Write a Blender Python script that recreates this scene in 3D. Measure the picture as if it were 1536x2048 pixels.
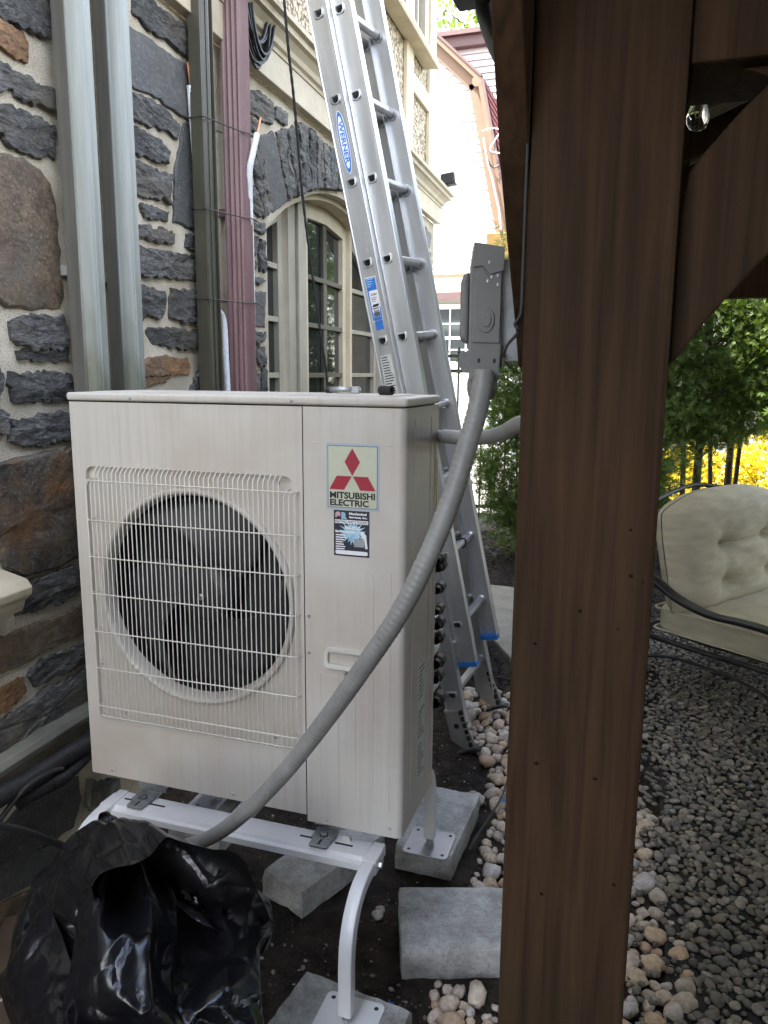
import bpy, bmesh, math, random
from math import sin, cos, pi, radians, sqrt, atan2
from mathutils import Vector, Matrix, noise
random.seed(7)
for o in list(bpy.data.objects): bpy.data.objects.remove(o)
SC = bpy.context.scene
COL = SC.collection
R = random.Random(11)

# ---------------------------------------------------------------- camera
G = 0.465                                   # height of the outdoor unit's underside above the soil
CAM = Vector((1.4731, -1.7252, 1.154 + G))
YAW, PITCH, ROLL, FPX = .3220, .1769, .0068, 1551.33
def cam_axes():
    cy, sy, cp, sp = cos(YAW), sin(YAW), cos(PITCH), sin(PITCH)
    f = Vector((-sy*cp, cy*cp, -sp)); r = Vector((cy, sy, 0)); u = r.cross(f)
    c, s = cos(ROLL), sin(ROLL)
    return r*c + u*s, -r*s + u*c, f
CR, CU, CF = cam_axes()
cd = bpy.data.cameras.new('camera'); cam = bpy.data.objects.new('camera', cd); COL.objects.link(cam)
m = Matrix((CR, CU, -CF)).transposed().to_4x4(); m.translation = CAM
cam.matrix_world = m
cd.sensor_fit = 'VERTICAL'; cd.sensor_height = 36; cd.lens = FPX/2048*36
cd.clip_start = .02; cd.clip_end = 500
SC.camera = cam
SC.render.resolution_x = 768; SC.render.resolution_y = 1024

# ---------------------------------------------------------------- light
SUN = Vector((-.42, -.22, .86)).normalized()          # towards the sun
w = bpy.data.worlds.new('World'); SC.world = w; w.use_nodes = True
nt = w.node_tree; bg = nt.nodes['Background']
sky = nt.nodes.new('ShaderNodeTexSky'); sky.sky_type = 'NISHITA'; sky.sun_disc = False
sky.sun_elevation = math.asin(SUN.z); sky.sun_rotation = atan2(SUN.x, SUN.y)
sky.air_density = 1.0; sky.dust_density = 1.0; sky.ozone_density = 1.0
# broken white cloud over the whole dome
tcw = nt.nodes.new('ShaderNodeTexCoord'); sep = nt.nodes.new('ShaderNodeSeparateXYZ'); nt.links.new(tcw.outputs['Generated'], sep.inputs[0])
mz = nt.nodes.new('ShaderNodeMath'); mz.operation = 'ABSOLUTE'; nt.links.new(sep.outputs[2], mz.inputs[0])
ma = nt.nodes.new('ShaderNodeMath'); ma.operation = 'ADD'; ma.inputs[1].default_value = .18; nt.links.new(mz.outputs[0], ma.inputs[0])
dv = nt.nodes.new('ShaderNodeVectorMath'); dv.operation = 'DIVIDE'; cb = nt.nodes.new('ShaderNodeCombineXYZ')
for i in range(3): nt.links.new(ma.outputs[0], cb.inputs[i])
nt.links.new(tcw.outputs['Generated'], dv.inputs[0]); nt.links.new(cb.outputs[0], dv.inputs[1])
cn = nt.nodes.new('ShaderNodeTexNoise'); cn.inputs['Scale'].default_value = 1.7; cn.inputs['Detail'].default_value = 7; cn.inputs['Roughness'].default_value = .55; nt.links.new(dv.outputs[0], cn.inputs['Vector'])
cr = nt.nodes.new('ShaderNodeValToRGB'); cr.color_ramp.elements[0].position = .40; cr.color_ramp.elements[1].position = .60; nt.links.new(cn.outputs['Fac'], cr.inputs[0])
cx = nt.nodes.new('ShaderNodeMix'); cx.data_type = 'RGBA'; cx.inputs[7].default_value = (6.6, 6.35, 6.0, 1)
nt.links.new(cr.outputs[0], cx.inputs[0]); nt.links.new(sky.outputs[0], cx.inputs[6]); nt.links.new(cx.outputs[2], bg.inputs[0]); bg.inputs[1].default_value = .15
sl = bpy.data.lights.new('sun', 'SUN'); sl.energy = 4.0; sl.angle = radians(.5); sl.color = (1, .95, .87)
so = bpy.data.objects.new('sun', sl); COL.objects.link(so)
so.rotation_euler = SUN.to_track_quat('Z', 'Y').to_euler(); so.location = (0, 0, 30)
SC.view_settings.view_transform = 'Standard'; SC.view_settings.look = 'None'
SC.view_settings.exposure = 3.0; SC.view_settings.gamma = 1.0; SC.view_settings.use_curve_mapping = False

# ---------------------------------------------------------------- pixel helpers (photograph 1536 x 2048)
def ray(x, y): return CF + CR*((x-768)/FPX) - CU*((y-1024)/FPX)
def at_z(x, y, z):
    d = ray(x, y); return CAM + d*((z-CAM.z)/d.z)
def at_y(x, y, v):
    d = ray(x, y); return CAM + d*((v-CAM.y)/d.y)
def at_x(x, y, v):
    d = ray(x, y); return CAM + d*((v-CAM.x)/d.x)
def at_d(x, y, t): return CAM + ray(x, y)*t
WA = radians(2); W0 = Vector((-.2, 0, 0))               # facade: origin and turn
WN = Vector((cos(WA), sin(WA), 0)); WS = Vector((-sin(WA), cos(WA), 0))
def on_wall(x, y, out=0.):
    """pixel -> (along, height) on the facade plane pushed out by `out`"""
    d = ray(x, y); p0 = W0 + WN*out; t = (p0-CAM).dot(WN)/d.dot(WN); p = CAM + d*t
    return ((p-W0).dot(WS), p.z)
def wall_pt(x, y, out):
    s, z = on_wall(x, y, out); return (out, s, z)
def to_px(p):
    d = Vector(p)-CAM; z = d.dot(CF)
    if z < .05: return None
    return (768+FPX*d.dot(CR)/z, 1024-FPX*d.dot(CU)/z)
def wall_world(s, z, out=0): return W0 + WN*out + WS*s + Vector((0, 0, z))

# ---------------------------------------------------------------- mesh builder
BASE = {}
class MB:
    def __init__(s): s.v = []; s.f = []; s.mi = []; s.cm = 0
    def add(s, vs, fs):
        n = len(s.v); s.v += [tuple(x) for x in vs]; s.f += [tuple(i+n for i in f) for f in fs]; s.mi += [s.cm]*len(fs)
        return s
    def bx(s, x0, x1, y0, y1, z0, z1, M=None):
        vs = [Vector((x, y, z)) for z in (z0, z1) for y in (y0, y1) for x in (x0, x1)]
        if M is not None: vs = [M @ v for v in vs]
        return s.add(vs, [(0, 2, 3, 1), (4, 5, 7, 6), (0, 1, 5, 4), (2, 6, 7, 3), (0, 4, 6, 2), (1, 3, 7, 5)])
    def bar(s, a, b, wx, wy, up=(0, 0, 1)):
        a, b = Vector(a), Vector(b); d = (b-a).normalized(); u = Vector(up)
        if abs(d.dot(u)) > .95: u = Vector((0, 1, 0))
        x = d.cross(u).normalized(); y = x.cross(d)
        vs = [p + x*i*wx/2 + y*j*wy/2 for p in (a, b) for i, j in ((-1, -1), (1, -1), (1, 1), (-1, 1))]
        return s.add(vs, [(3, 2, 1, 0), (4, 5, 6, 7), (0, 1, 5, 4), (1, 2, 6, 5), (2, 3, 7, 6), (3, 0, 4, 7)])
    def sweep(s, path, prof, up=(0, 0, 1), caps=True, closed=False, scale=None):
        """prof: list of (a,b) offsets in the frame across the path"""
        P = [Vector(p) for p in path]; n = len(P); k = len(prof); vs = []; prev = None
        for i, p in enumerate(P):
            if closed: d = (P[(i+1) % n]-P[i-1])
            else: d = P[min(i+1, n-1)]-P[max(i-1, 0)]
            d.normalize()
            if prev is None:
                u = Vector(up)
                if abs(d.dot(u)) > .97: u = Vector((1, 0, 0)) if abs(d.x) < .9 else Vector((0, 1, 0))
                x = d.cross(u).normalized()
            else:
                x = (prev - d*prev.dot(d)).normalized()
            prev = x; y = x.cross(d)
            q = 1 if scale is None else scale[i]
            vs += [p + x*a*q + y*b*q for a, b in prof]
        fs = []
        for i in range(n if closed else n-1):
            for j in range(k):
                a, b = i*k, ((i+1) % n)*k
                fs.append((a+j, a+(j+1) % k, b+(j+1) % k, b+j))
        if caps and not closed:
            fs.append(tuple(range(k-1, -1, -1))); fs.append(tuple((n-1)*k+j for j in range(k)))
        return s.add(vs, fs)
    def tube(s, path, r, n=8, caps=True, closed=False):
        if isinstance(r, (list, tuple)):
            return s.sweep(path, circ(1, n), caps=caps, closed=closed, scale=list(r))
        return s.sweep(path, circ(r, n), caps=caps, closed=closed)
    def prism(s, poly, ax, a, b):
        """polygon extruded along axis ax (0,1,2) from a to b; poly in the other two axes in order"""
        def mk(p, t):
            q = list(p); q.insert(ax, t); return tuple(q)
        n = len(poly); vs = [mk(p, a) for p in poly] + [mk(p, b) for p in poly]
        fs = [tuple(range(n)), tuple(range(2*n-1, n-1, -1))] + [(i, i+n, (i+1) % n+n, (i+1) % n) for i in range(n)]
        return s.add(vs, fs)
    def lathe(s, prof, n=24, o=(0, 0, 0), ax=2, a0=0, a1=2*pi):
        full = abs(a1-a0-2*pi) < 1e-6; k = len(prof); vs = []; c = n if full else n+1
        for i in range(c):
            t = a0+(a1-a0)*i/n
            for r, h in prof:
                p = [r*cos(t), r*sin(t), h]
                if ax == 1: p = [p[0], p[2], p[1]]
                if ax == 0: p = [p[2], p[0], p[1]]
                vs.append((p[0]+o[0], p[1]+o[1], p[2]+o[2]))
        fs = [(i*k+j, ((i+1) % c)*k+j, ((i+1) % c)*k+j+1, i*k+j+1) for i in range(n) for j in range(k-1)]
        return s.add(vs, fs)
    def build(s, name, mat, parent=None, smooth=None, bevel=0, seg=2, base=None):
        me = bpy.data.meshes.new(name)
        b = base if base is not None else (BASE.get(parent.name, Vector()) if parent else Vector())
        b = Vector(b)
        me.from_pydata([(x-b.x, y-b.y, z-b.z) for x, y, z in s.v], [], s.f)
        mats = mat if isinstance(mat, (list, tuple)) else [mat]
        for q in mats: me.materials.append(q)
        if len(mats) > 1: me.polygons.foreach_set('material_index', s.mi)
        bm = bmesh.new(); bm.from_mesh(me); bmesh.ops.recalc_face_normals(bm, faces=bm.faces); bm.to_mesh(me); bm.free()
        if smooth is not None:
            me.polygons.foreach_set('use_smooth', [True]*len(me.polygons)); me.set_sharp_from_angle(angle=radians(smooth))
        o = bpy.data.objects.new(name, me); COL.objects.link(o)
        if parent: o.parent = parent
        else: o.location = b
        BASE[o.name] = b
        if bevel:
            mo = o.modifiers.new('bevel', 'BEVEL'); mo.width = bevel; mo.segments = seg; mo.limit_method = 'ANGLE'; mo.angle_limit = radians(40)
            mo.harden_normals = False
        return o
def circ(r, n=8, ph=0): return [(r*cos(ph+2*pi*i/n), r*sin(ph+2*pi*i/n)) for i in range(n)]
def rrect(w, h, r, k=3):
    o = []
    for cx, cy, a in ((w/2-r, h/2-r, 0), (-w/2+r, h/2-r, pi/2), (-w/2+r, -h/2+r, pi), (w/2-r, -h/2+r, 3*pi/2)):
        o += [(cx+r*cos(a+pi/2*i/k), cy+r*sin(a+pi/2*i/k)) for i in range(k+1)]
    return o
def smooth_path(pts, n=8):
    P = [Vector(p) for p in pts]; o = []
    for i in range(len(P)-1):
        p0, p1, p2, p3 = P[max(i-1, 0)], P[i], P[i+1], P[min(i+2, len(P)-1)]
        for j in range(n):
            t = j/n
            o.append(.5*((2*p1)+(p2-p0)*t+(2*p0-5*p1+4*p2-p3)*t*t+(3*p1-p0-3*p2+p3)*t**3))
    o.append(P[-1]); return o
def tag(o, label=None, cat=None, group=None, kind=None):
    if label: o['label'] = label
    if cat: o['category'] = cat
    if group: o['group'] = group
    if kind: o['kind'] = kind
    return o
def thing(name, loc, label, cat, group=None, rz=0, local=False):
    o = bpy.data.objects.new(name, None); o.empty_display_size = .1; COL.objects.link(o); o.location = loc; o.rotation_euler = (0, 0, rz)
    BASE[o.name] = Vector() if (rz or local) else Vector(loc)
    return tag(o, label, cat, group)
def dup(o, parent=None):
    c = o.copy(); COL.objects.link(c); c.parent = parent
    for ch in o.children: dup(ch, c)
    return c
def text_mesh(s, size, extrude=.0006, font_scale=1.0, bold=0.0):
    cu = bpy.data.curves.new('lettering', 'FONT'); cu.body = s; cu.size = size; cu.extrude = extrude; cu.offset = bold; cu.resolution_u = 3
    o = bpy.data.objects.new('lettering', cu); COL.objects.link(o)
    bpy.context.view_layer.update()
    me = bpy.data.meshes.new_from_object(o.evaluated_get(bpy.context.evaluated_depsgraph_get()))
    bpy.data.objects.remove(o); bpy.data.curves.remove(cu)
    return me
def lettering(s, mat, parent, M, width=None, height=None, bold=0., size=.1, extrude=.0005):
    """flat lettering: text's x/y box fitted to width x height, then placed with matrix M (text in its XY plane)"""
    me = text_mesh(s, size, extrude, bold=bold)
    xs = [v.co.x for v in me.vertices]; ys = [v.co.y for v in me.vertices]
    w0, h0 = max(xs)-min(xs), max(ys)-min(ys)
    sx = width/w0 if width else 1; sy = height/h0 if height else sx
    if height and not width: sx = sy
    for v in me.vertices: v.co = M @ Vector(((v.co.x-min(xs))*sx, (v.co.y-min(ys))*sy, v.co.z))
    b = BASE.get(parent.name, Vector())
    for v in me.vertices: v.co -= b
    me.materials.clear(); me.materials.append(mat)
    o = bpy.data.objects.new('lettering', me); COL.objects.link(o); o.parent = parent; BASE[o.name] = b
    return o

# ---------------------------------------------------------------- materials
def nodes(name):
    m = bpy.data.materials.new(name); m.use_nodes = True; t = m.node_tree
    return m, t, t.nodes['Principled BSDF'], t.nodes.new, t.links.new
def mat(name, col, rough=.5, metal=0., var=.12, scale=6., bump=0., bscale=80., col2=None, stretch=None, rv=.08, spec=.5, rnd=0., detail=6, bdetail=5, cut=None, coat=0):
    m, t, p, N, L = nodes(name)
    tc = N('ShaderNodeTexCoord'); src = tc.outputs['Object']
    if stretch:
        mp = N('ShaderNodeMapping'); mp.inputs['Scale'].default_value = stretch; L(src, mp.inputs[0]); src = mp.outputs[0]
    nz = N('ShaderNodeTexNoise'); nz.inputs['Scale'].default_value = scale; nz.inputs['Detail'].default_value = detail; nz.inputs['Roughness'].default_value = .6
    L(src, nz.inputs['Vector'])
    rp = N('ShaderNodeValToRGB'); lo, hi = cut or (.3, .7)
    rp.color_ramp.elements[0].position = lo; rp.color_ramp.elements[1].position = hi
    a = tuple(c*(1-var) for c in col); b = col2 if col2 else tuple(min(1, c*(1+var)) for c in col)
    rp.color_ramp.elements[0].color = (*a, 1); rp.color_ramp.elements[1].color = (*b, 1)
    L(nz.outputs['Fac'], rp.inputs[0]); colout = rp.outputs[0]
    if rnd:
        oi = N('ShaderNodeObjectInfo'); mr = N('ShaderNodeMapRange'); mr.inputs[3].default_value = 1-rnd; mr.inputs[4].default_value = 1+rnd
        L(oi.outputs['Random'], mr.inputs[0]); hs = N('ShaderNodeHueSaturation'); L(mr.outputs[0], hs.inputs['Value']); L(colout, hs.inputs['Color']); colout = hs.outputs[0]
    L(colout, p.inputs['Base Color'])
    rr = N('ShaderNodeMapRange'); rr.inputs[3].default_value = max(.02, rough-rv); rr.inputs[4].default_value = min(1, rough+rv)
    L(nz.outputs['Fac'], rr.inputs[0]); L(rr.outputs[0], p.inputs['Roughness'])
    p.inputs['Metallic'].default_value = metal; p.inputs['Specular IOR Level'].default_value = spec
    if coat: p.inputs['Coat Weight'].default_value = coat
    if bump:
        n2 = N('ShaderNodeTexNoise'); n2.inputs['Scale'].default_value = bscale; n2.inputs['Detail'].default_value = bdetail; L(src, n2.inputs['Vector'])
        bn = N('ShaderNodeBump'); bn.inputs['Strength'].default_value = bump; bn.inputs['Distance'].default_value = .01
        L(n2.outputs['Fac'], bn.inputs['Height']); L(bn.outputs[0], p.inputs['Normal'])
    return m
MA = {}
def slate_mat(name, dark, mid, light, tint, strata=1.0, bumps=(.9, .7)):
    m, t, p, N, L = nodes(name)
    tc = N('ShaderNodeTexCoord'); oi = N('ShaderNodeObjectInfo')
    sh = N('ShaderNodeVectorMath'); sh.operation = 'MULTIPLY_ADD'; sh.inputs[1].default_value = (7, 13, 5)
    cv = N('ShaderNodeCombineXYZ'); [L(oi.outputs['Random'], cv.inputs[i]) for i in range(3)]
    L(cv.outputs[0], sh.inputs[0]); L(tc.outputs['Object'], sh.inputs[2])
    mp = N('ShaderNodeMapping'); mp.inputs['Scale'].default_value = (1, .75, 2.6*strata); mp.inputs['Rotation'].default_value = (.12, 0, 0); L(sh.outputs[0], mp.inputs[0])
    def noi(sc, de, src, ro=.62):
        n = N('ShaderNodeTexNoise'); n.inputs['Scale'].default_value = sc; n.inputs['Detail'].default_value = de; n.inputs['Roughness'].default_value = ro; L(src, n.inputs['Vector']); return n
    n1 = noi(11, 10, mp.outputs[0], .7); n2 = noi(70, 8, mp.outputs[0], .7); n3 = noi(4, 5, sh.outputs[0])
    r1 = N('ShaderNodeValToRGB'); e = r1.color_ramp.elements; e[0].position = .38; e[0].color = (*dark, 1); e[1].position = .66; e[1].color = (*light, 1); q = e.new(.50); q.color = (*mid, 1)
    mixn = N('ShaderNodeMath'); mixn.operation = 'MULTIPLY_ADD'; mixn.inputs[1].default_value = .55; L(n2.outputs['Fac'], mixn.inputs[0])
    hf = N('ShaderNodeMath'); hf.operation = 'MULTIPLY'; hf.inputs[1].default_value = .45; L(n1.outputs['Fac'], hf.inputs[0]); L(hf.outputs[0], mixn.inputs[2]); L(mixn.outputs[0], r1.inputs[0])
    r3 = N('ShaderNodeValToRGB'); e = r3.color_ramp.elements; e[0].position = .52; e[0].color = (0, 0, 0, 1); e[1].position = .68; e[1].color = (.75, .75, .75, 1); L(n3.outputs['Fac'], r3.inputs[0])
    mx = N('ShaderNodeMix'); mx.data_type = 'RGBA'; L(r3.outputs[0], mx.inputs[0]); L(r1.outputs[0], mx.inputs[6]); mx.inputs[7].default_value = (*tint, 1)
    mr = N('ShaderNodeMapRange'); mr.inputs[3].default_value = .65; mr.inputs[4].default_value = 1.35; L(oi.outputs['Random'], mr.inputs[0])
    hs = N('ShaderNodeHueSaturation'); L(mr.outputs[0], hs.inputs['Value']); L(mx.outputs[2], hs.inputs['Color'])
    n5 = noi(150, 4, mp.outputs[0]); r5 = N('ShaderNodeValToRGB'); e = r5.color_ramp.elements; e[0].position = .60; e[0].color = (0, 0, 0, 1); e[1].position = .70; e[1].color = (.7, .7, .7, 1); L(n5.outputs['Fac'], r5.inputs[0])
    m5 = N('ShaderNodeMix'); m5.data_type = 'RGBA'; L(r5.outputs[0], m5.inputs[0]); L(hs.outputs[0], m5.inputs[6]); m5.inputs[7].default_value = (.34, .32, .28, 1); L(m5.outputs[2], p.inputs['Base Color'])
    p.inputs['Roughness'].default_value = .6; p.inputs['Specular IOR Level'].default_value = .4
    b1 = N('ShaderNodeBump'); b1.inputs['Strength'].default_value = bumps[0]; b1.inputs['Distance'].default_value = .02; L(n1.outputs['Fac'], b1.inputs['Height'])
    b2 = N('ShaderNodeBump'); b2.inputs['Strength'].default_value = bumps[1]; b2.inputs['Distance'].default_value = .006; L(n2.outputs['Fac'], b2.inputs['Height']); L(b1.outputs[0], b2.inputs['Normal']); L(b2.outputs[0], p.inputs['Normal'])
    return m
MA['slate'] = slate_mat('slate', (.026, .026, .025), (.088, .087, .083), (.29, .28, .26), (.14, .115, .08), 1.0, (1., 1.))
MA['slate_flat'] = slate_mat('slate_flat', (.06, .06, .06), (.085, .085, .084), (.15, .148, .142), (.10, .092, .08), .5, (.25, .5))
MA['stone_brown'] = slate_mat('stone_brown', (.05, .038, .026), (.115, .082, .052), (.22, .165, .11), (.11, .10, .085), .4, (.45, .7))
MA['stone_rust'] = slate_mat('stone_rust', (.06, .032, .018), (.20, .105, .045), (.36, .215, .10), (.10, .085, .07), .6, (.7, .8))
MA['stone_banded'] = slate_mat('stone_banded', (.03, .028, .025), (.075, .062, .05), (.17, .15, .12), (.235, .115, .042), .35, (.8, 1.))
def mortar_mat():
    m, t, p, N, L = nodes('mortar')
    tc = N('ShaderNodeTexCoord')
    n1 = N('ShaderNodeTexNoise'); n1.inputs['Scale'].default_value = 5; n1.inputs['Detail'].default_value = 8; L(tc.outputs['Object'], n1.inputs[0])
    n2 = N('ShaderNodeTexNoise'); n2.inputs['Scale'].default_value = 260; n2.inputs['Detail'].default_value = 3; L(tc.outputs['Object'], n2.inputs[0])
    r1 = N('ShaderNodeValToRGB'); r1.color_ramp.elements[0].position = .35; r1.color_ramp.elements[1].position = .65
    r1.color_ramp.elements[0].color = (.46, .40, .295, 1); r1.color_ramp.elements[1].color = (.64, .585, .47, 1); L(n1.outputs['Fac'], r1.inputs[0])
    r2 = N('ShaderNodeValToRGB'); r2.color_ramp.elements[0].position = .36; r2.color_ramp.elements[1].position = .48
    r2.color_ramp.elements[0].color = (.35, .3, .25, 1); r2.color_ramp.elements[1].color = (1, 1, 1, 1); L(n2.outputs['Fac'], r2.inputs[0])
    mx = N('ShaderNodeMix'); mx.data_type = 'RGBA'; mx.blend_type = 'MULTIPLY'; mx.inputs[0].default_value = .75
    L(r1.outputs[0], mx.inputs[6]); L(r2.outputs[0], mx.inputs[7]); L(mx.outputs[2], p.inputs['Base Color'])
    p.inputs['Roughness'].default_value = .95; p.inputs['Specular IOR Level'].default_value = .2
    ad = N('ShaderNodeMath'); ad.operation = 'MULTIPLY_ADD'; ad.inputs[1].default_value = 3; L(n1.outputs['Fac'], ad.inputs[0]); L(n2.outputs['Fac'], ad.inputs[2])
    bn = N('ShaderNodeBump'); bn.inputs['Strength'].default_value = .6; bn.inputs['Distance'].default_value = .006; L(ad.outputs[0], bn.inputs['Height']); L(bn.outputs[0], p.inputs['Normal'])
    return m
MA['mortar'] = mortar_mat()
MA['cream'] = mat('cream_paint', (.50, .42, .29), .55, var=.12, scale=7, bump=.15, bscale=60, col2=(.57, .50, .37))
MA['taupe'] = mat('taupe_paint', (.335, .31, .245), .5, var=.12, scale=6, bump=.12, bscale=60)
def stucco_mat():
    m, t, p, N, L = nodes('pebble_stucco')
    tc = N('ShaderNodeTexCoord')
    v = N('ShaderNodeTexVoronoi'); v.inputs['Scale'].default_value = 62; L(tc.outputs['Object'], v.inputs[0])
    n = N('ShaderNodeTexNoise'); n.inputs['Scale'].default_value = 45; n.inputs['Detail'].default_value = 6; L(tc.outputs['Object'], n.inputs[0])
    r = N('ShaderNodeValToRGB'); e = r.color_ramp.elements; e[0].position = .42; e[0].color = (.17, .125, .08, 1); e[1].position = .56; e[1].color = (.58, .51, .385, 1)
    L(n.outputs['Fac'], r.inputs[0]); L(r.outputs[0], p.inputs['Base Color']); p.inputs['Roughness'].default_value = .9
    ad = N('ShaderNodeMath'); ad.operation = 'SUBTRACT'; L(n.outputs['Fac'], ad.inputs[0]); L(v.outputs['Distance'], ad.inputs[1])
    bn = N('ShaderNodeBump'); bn.inputs['Strength'].default_value = .9; bn.inputs['Distance'].default_value = .012; L(ad.outputs[0], bn.inputs['Height']); L(bn.outputs[0], p.inputs['Normal'])
    return m
MA['stucco'] = stucco_mat()
def sage_mat():
    m, t, p, N, L = nodes('sage_vinyl')
    tc = N('ShaderNodeTexCoord'); mp = N('ShaderNodeMapping'); mp.inputs['Scale'].default_value = (14, 14, .8); L(tc.outputs['Object'], mp.inputs[0])
    n1 = N('ShaderNodeTexNoise'); n1.inputs['Scale'].default_value = 2.2; n1.inputs['Detail'].default_value = 7; L(mp.outputs[0], n1.inputs[0])
    r1 = N('ShaderNodeValToRGB'); e = r1.color_ramp.elements; e[0].position = .3; e[0].color = (.185, .195, .17, 1); e[1].position = .7; e[1].color = (.30, .32, .295, 1); L(n1.outputs['Fac'], r1.inputs[0])
    sp = N('ShaderNodeSeparateXYZ'); L(tc.outputs['Object'], sp.inputs[0])
    zr = N('ShaderNodeMapRange'); zr.inputs[1].default_value = 1.75; zr.inputs[2].default_value = 1.0; zr.inputs[3].default_value = -.25; zr.inputs[4].default_value = .45; L(sp.outputs[2], zr.inputs[0])
    n2 = N('ShaderNodeTexNoise'); n2.inputs['Scale'].default_value = 9; n2.inputs['Detail'].default_value = 5
    mp2 = N('ShaderNodeMapping'); mp2.inputs['Scale'].default_value = (1.6, 1.6, .5); L(tc.outputs['Object'], mp2.inputs[0]); L(mp2.outputs[0], n2.inputs[0])
    ad = N('ShaderNodeMath'); ad.operation = 'ADD'; L(zr.outputs[0], ad.inputs[0]); L(n2.outputs['Fac'], ad.inputs[1])
    st_ = N('ShaderNodeMapRange'); st_.inputs[1].default_value = .48; st_.inputs[2].default_value = .80; st_.inputs[4].default_value = .8; L(ad.outputs[0], st_.inputs[0])
    mx = N('ShaderNodeMix'); mx.data_type = 'RGBA'; L(st_.outputs[0], mx.inputs[0]); L(r1.outputs[0], mx.inputs[6]); mx.inputs[7].default_value = (.125, .13, .085, 1); L(mx.outputs[2], p.inputs['Base Color'])
    p.inputs['Roughness'].default_value = .42
    return m
MA['sage'] = sage_mat()
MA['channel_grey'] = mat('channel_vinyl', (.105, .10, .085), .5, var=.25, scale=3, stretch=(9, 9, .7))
MA['olive'] = mat('olive_vinyl', (.060, .056, .04), .35, var=.2, scale=4, stretch=(9, 9, .6), rv=.1)
MA['bronze'] = mat('brown_vinyl', (.075, .052, .036), .4, var=.2, scale=6)
MA['maroon'] = mat('maroon_metal', (.155, .078, .082), .42, var=.16, scale=5, stretch=(6, 6, .7), col2=(.21, .125, .125), rv=.12)
MA['foam_white'] = mat('white_insulation', (.70, .72, .73), .75, var=.1, scale=60, bump=.5, bscale=150)
MA['copper'] = mat('copper', (.75, .33, .19), .3, 1., var=.15)
MA['black'] = mat('black_plastic', (.012, .012, .013), .45, var=.3)
MA['rubber'] = mat('black_rubber', (.014, .014, .015), .62, var=.4, scale=14, bump=.35, bscale=50)
MA['rope'] = mat('black_rope', (.02, .02, .022), .85, var=.4, scale=60, bump=.8, bscale=160)
MA['glass'] = mat('window_glass', (.018, .02, .02), .03, var=.3, scale=2, rv=.01, spec=.8, bump=.015, bscale=3)
MA['alu'] = mat('aluminium', (.60, .61, .62), .40, .85, var=.10, scale=5, stretch=(4, 4, .5), rv=.1, bump=.02, col2=(.68, .69, .70))
MA['galv'] = mat('galvanised', (.34, .36, .37), .42, .7, var=.25, scale=25)
MA['zinc'] = mat('zinc_screw', (.5, .5, .5), .3, .9, var=.2)
def paint_mat():
    m, t, p, N, L = nodes('ivory_enamel')
    tc = N('ShaderNodeTexCoord'); mp = N('ShaderNodeMapping'); mp.inputs['Scale'].default_value = (34, 34, .9); L(tc.outputs['Object'], mp.inputs[0])
    n1 = N('ShaderNodeTexNoise'); n1.inputs['Scale'].default_value = 2.0; n1.inputs['Detail'].default_value = 5; L(mp.outputs[0], n1.inputs[0])
    n2 = N('ShaderNodeTexNoise'); n2.inputs['Scale'].default_value = 3.2; n2.inputs['Detail'].default_value = 6; L(tc.outputs['Object'], n2.inputs[0])
    r2 = N('ShaderNodeValToRGB'); e = r2.color_ramp.elements; e[0].position = .34; e[0].color = (.475, .42, .365, 1); e[1].position = .60; e[1].color = (.56, .53, .48, 1); L(n2.outputs['Fac'], r2.inputs[0])
    r1 = N('ShaderNodeValToRGB'); e = r1.color_ramp.elements; e[0].position = .3; e[0].color = (.82, .81, .79, 1); e[1].position = .55; e[1].color = (1, 1, 1, 1); L(n1.outputs['Fac'], r1.inputs[0])
    mx = N('ShaderNodeMix'); mx.data_type = 'RGBA'; mx.blend_type = 'MULTIPLY'
    n4 = N('ShaderNodeTexNoise'); n4.inputs['Scale'].default_value = 2.1; L(tc.outputs['Object'], n4.inputs[0]); mr4 = N('ShaderNodeMapRange'); mr4.inputs[1].default_value = .4; mr4.inputs[2].default_value = .65; mr4.inputs[3].default_value = .05; mr4.inputs[4].default_value = .6; L(n4.outputs['Fac'], mr4.inputs[0]); L(mr4.outputs[0], mx.inputs[0])
    L(r2.outputs[0], mx.inputs[6]); L(r1.outputs[0], mx.inputs[7]); L(mx.outputs[2], p.inputs['Base Color'])
    p.inputs['Roughness'].default_value = .42; p.inputs['Specular IOR Level'].default_value = .45
    n3 = N('ShaderNodeTexNoise'); n3.inputs['Scale'].default_value = 9; L(tc.outputs['Object'], n3.inputs[0])
    bn = N('ShaderNodeBump'); bn.inputs['Strength'].default_value = .03; bn.inputs['Distance'].default_value = .01; L(n3.outputs['Fac'], bn.inputs['Height']); L(bn.outputs[0], p.inputs['Normal'])
    return m
MA['paint'] = paint_mat()
MA['wire'] = mat('ivory_wire', (.60, .58, .52), .4, var=.05)
MA['fan'] = mat('grey_fan_plastic', (.028, .029, .031), .45, var=.25, scale=5)
MA['dark_in'] = mat('coil_and_shade', (.016, .016, .017), .7, var=.4, scale=30)  # coil colour, also used to paint the shade in the fan throat
MA['white_metal'] = mat('white_enamel', (.70, .70, .70), .33, var=.05, scale=7, coat=.2)
MA['steel'] = mat('dull_steel', (.34, .35, .38), .38, .75, var=.12, scale=9)
MA['conduit'] = mat('grey_pvc', (.24, .235, .22), .42, var=.14, scale=9, rv=.1, col2=(.31, .305, .29))
MA['boxgrey'] = mat('grey_enamel', (.19, .19, .18), .5, var=.1, scale=9)
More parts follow.
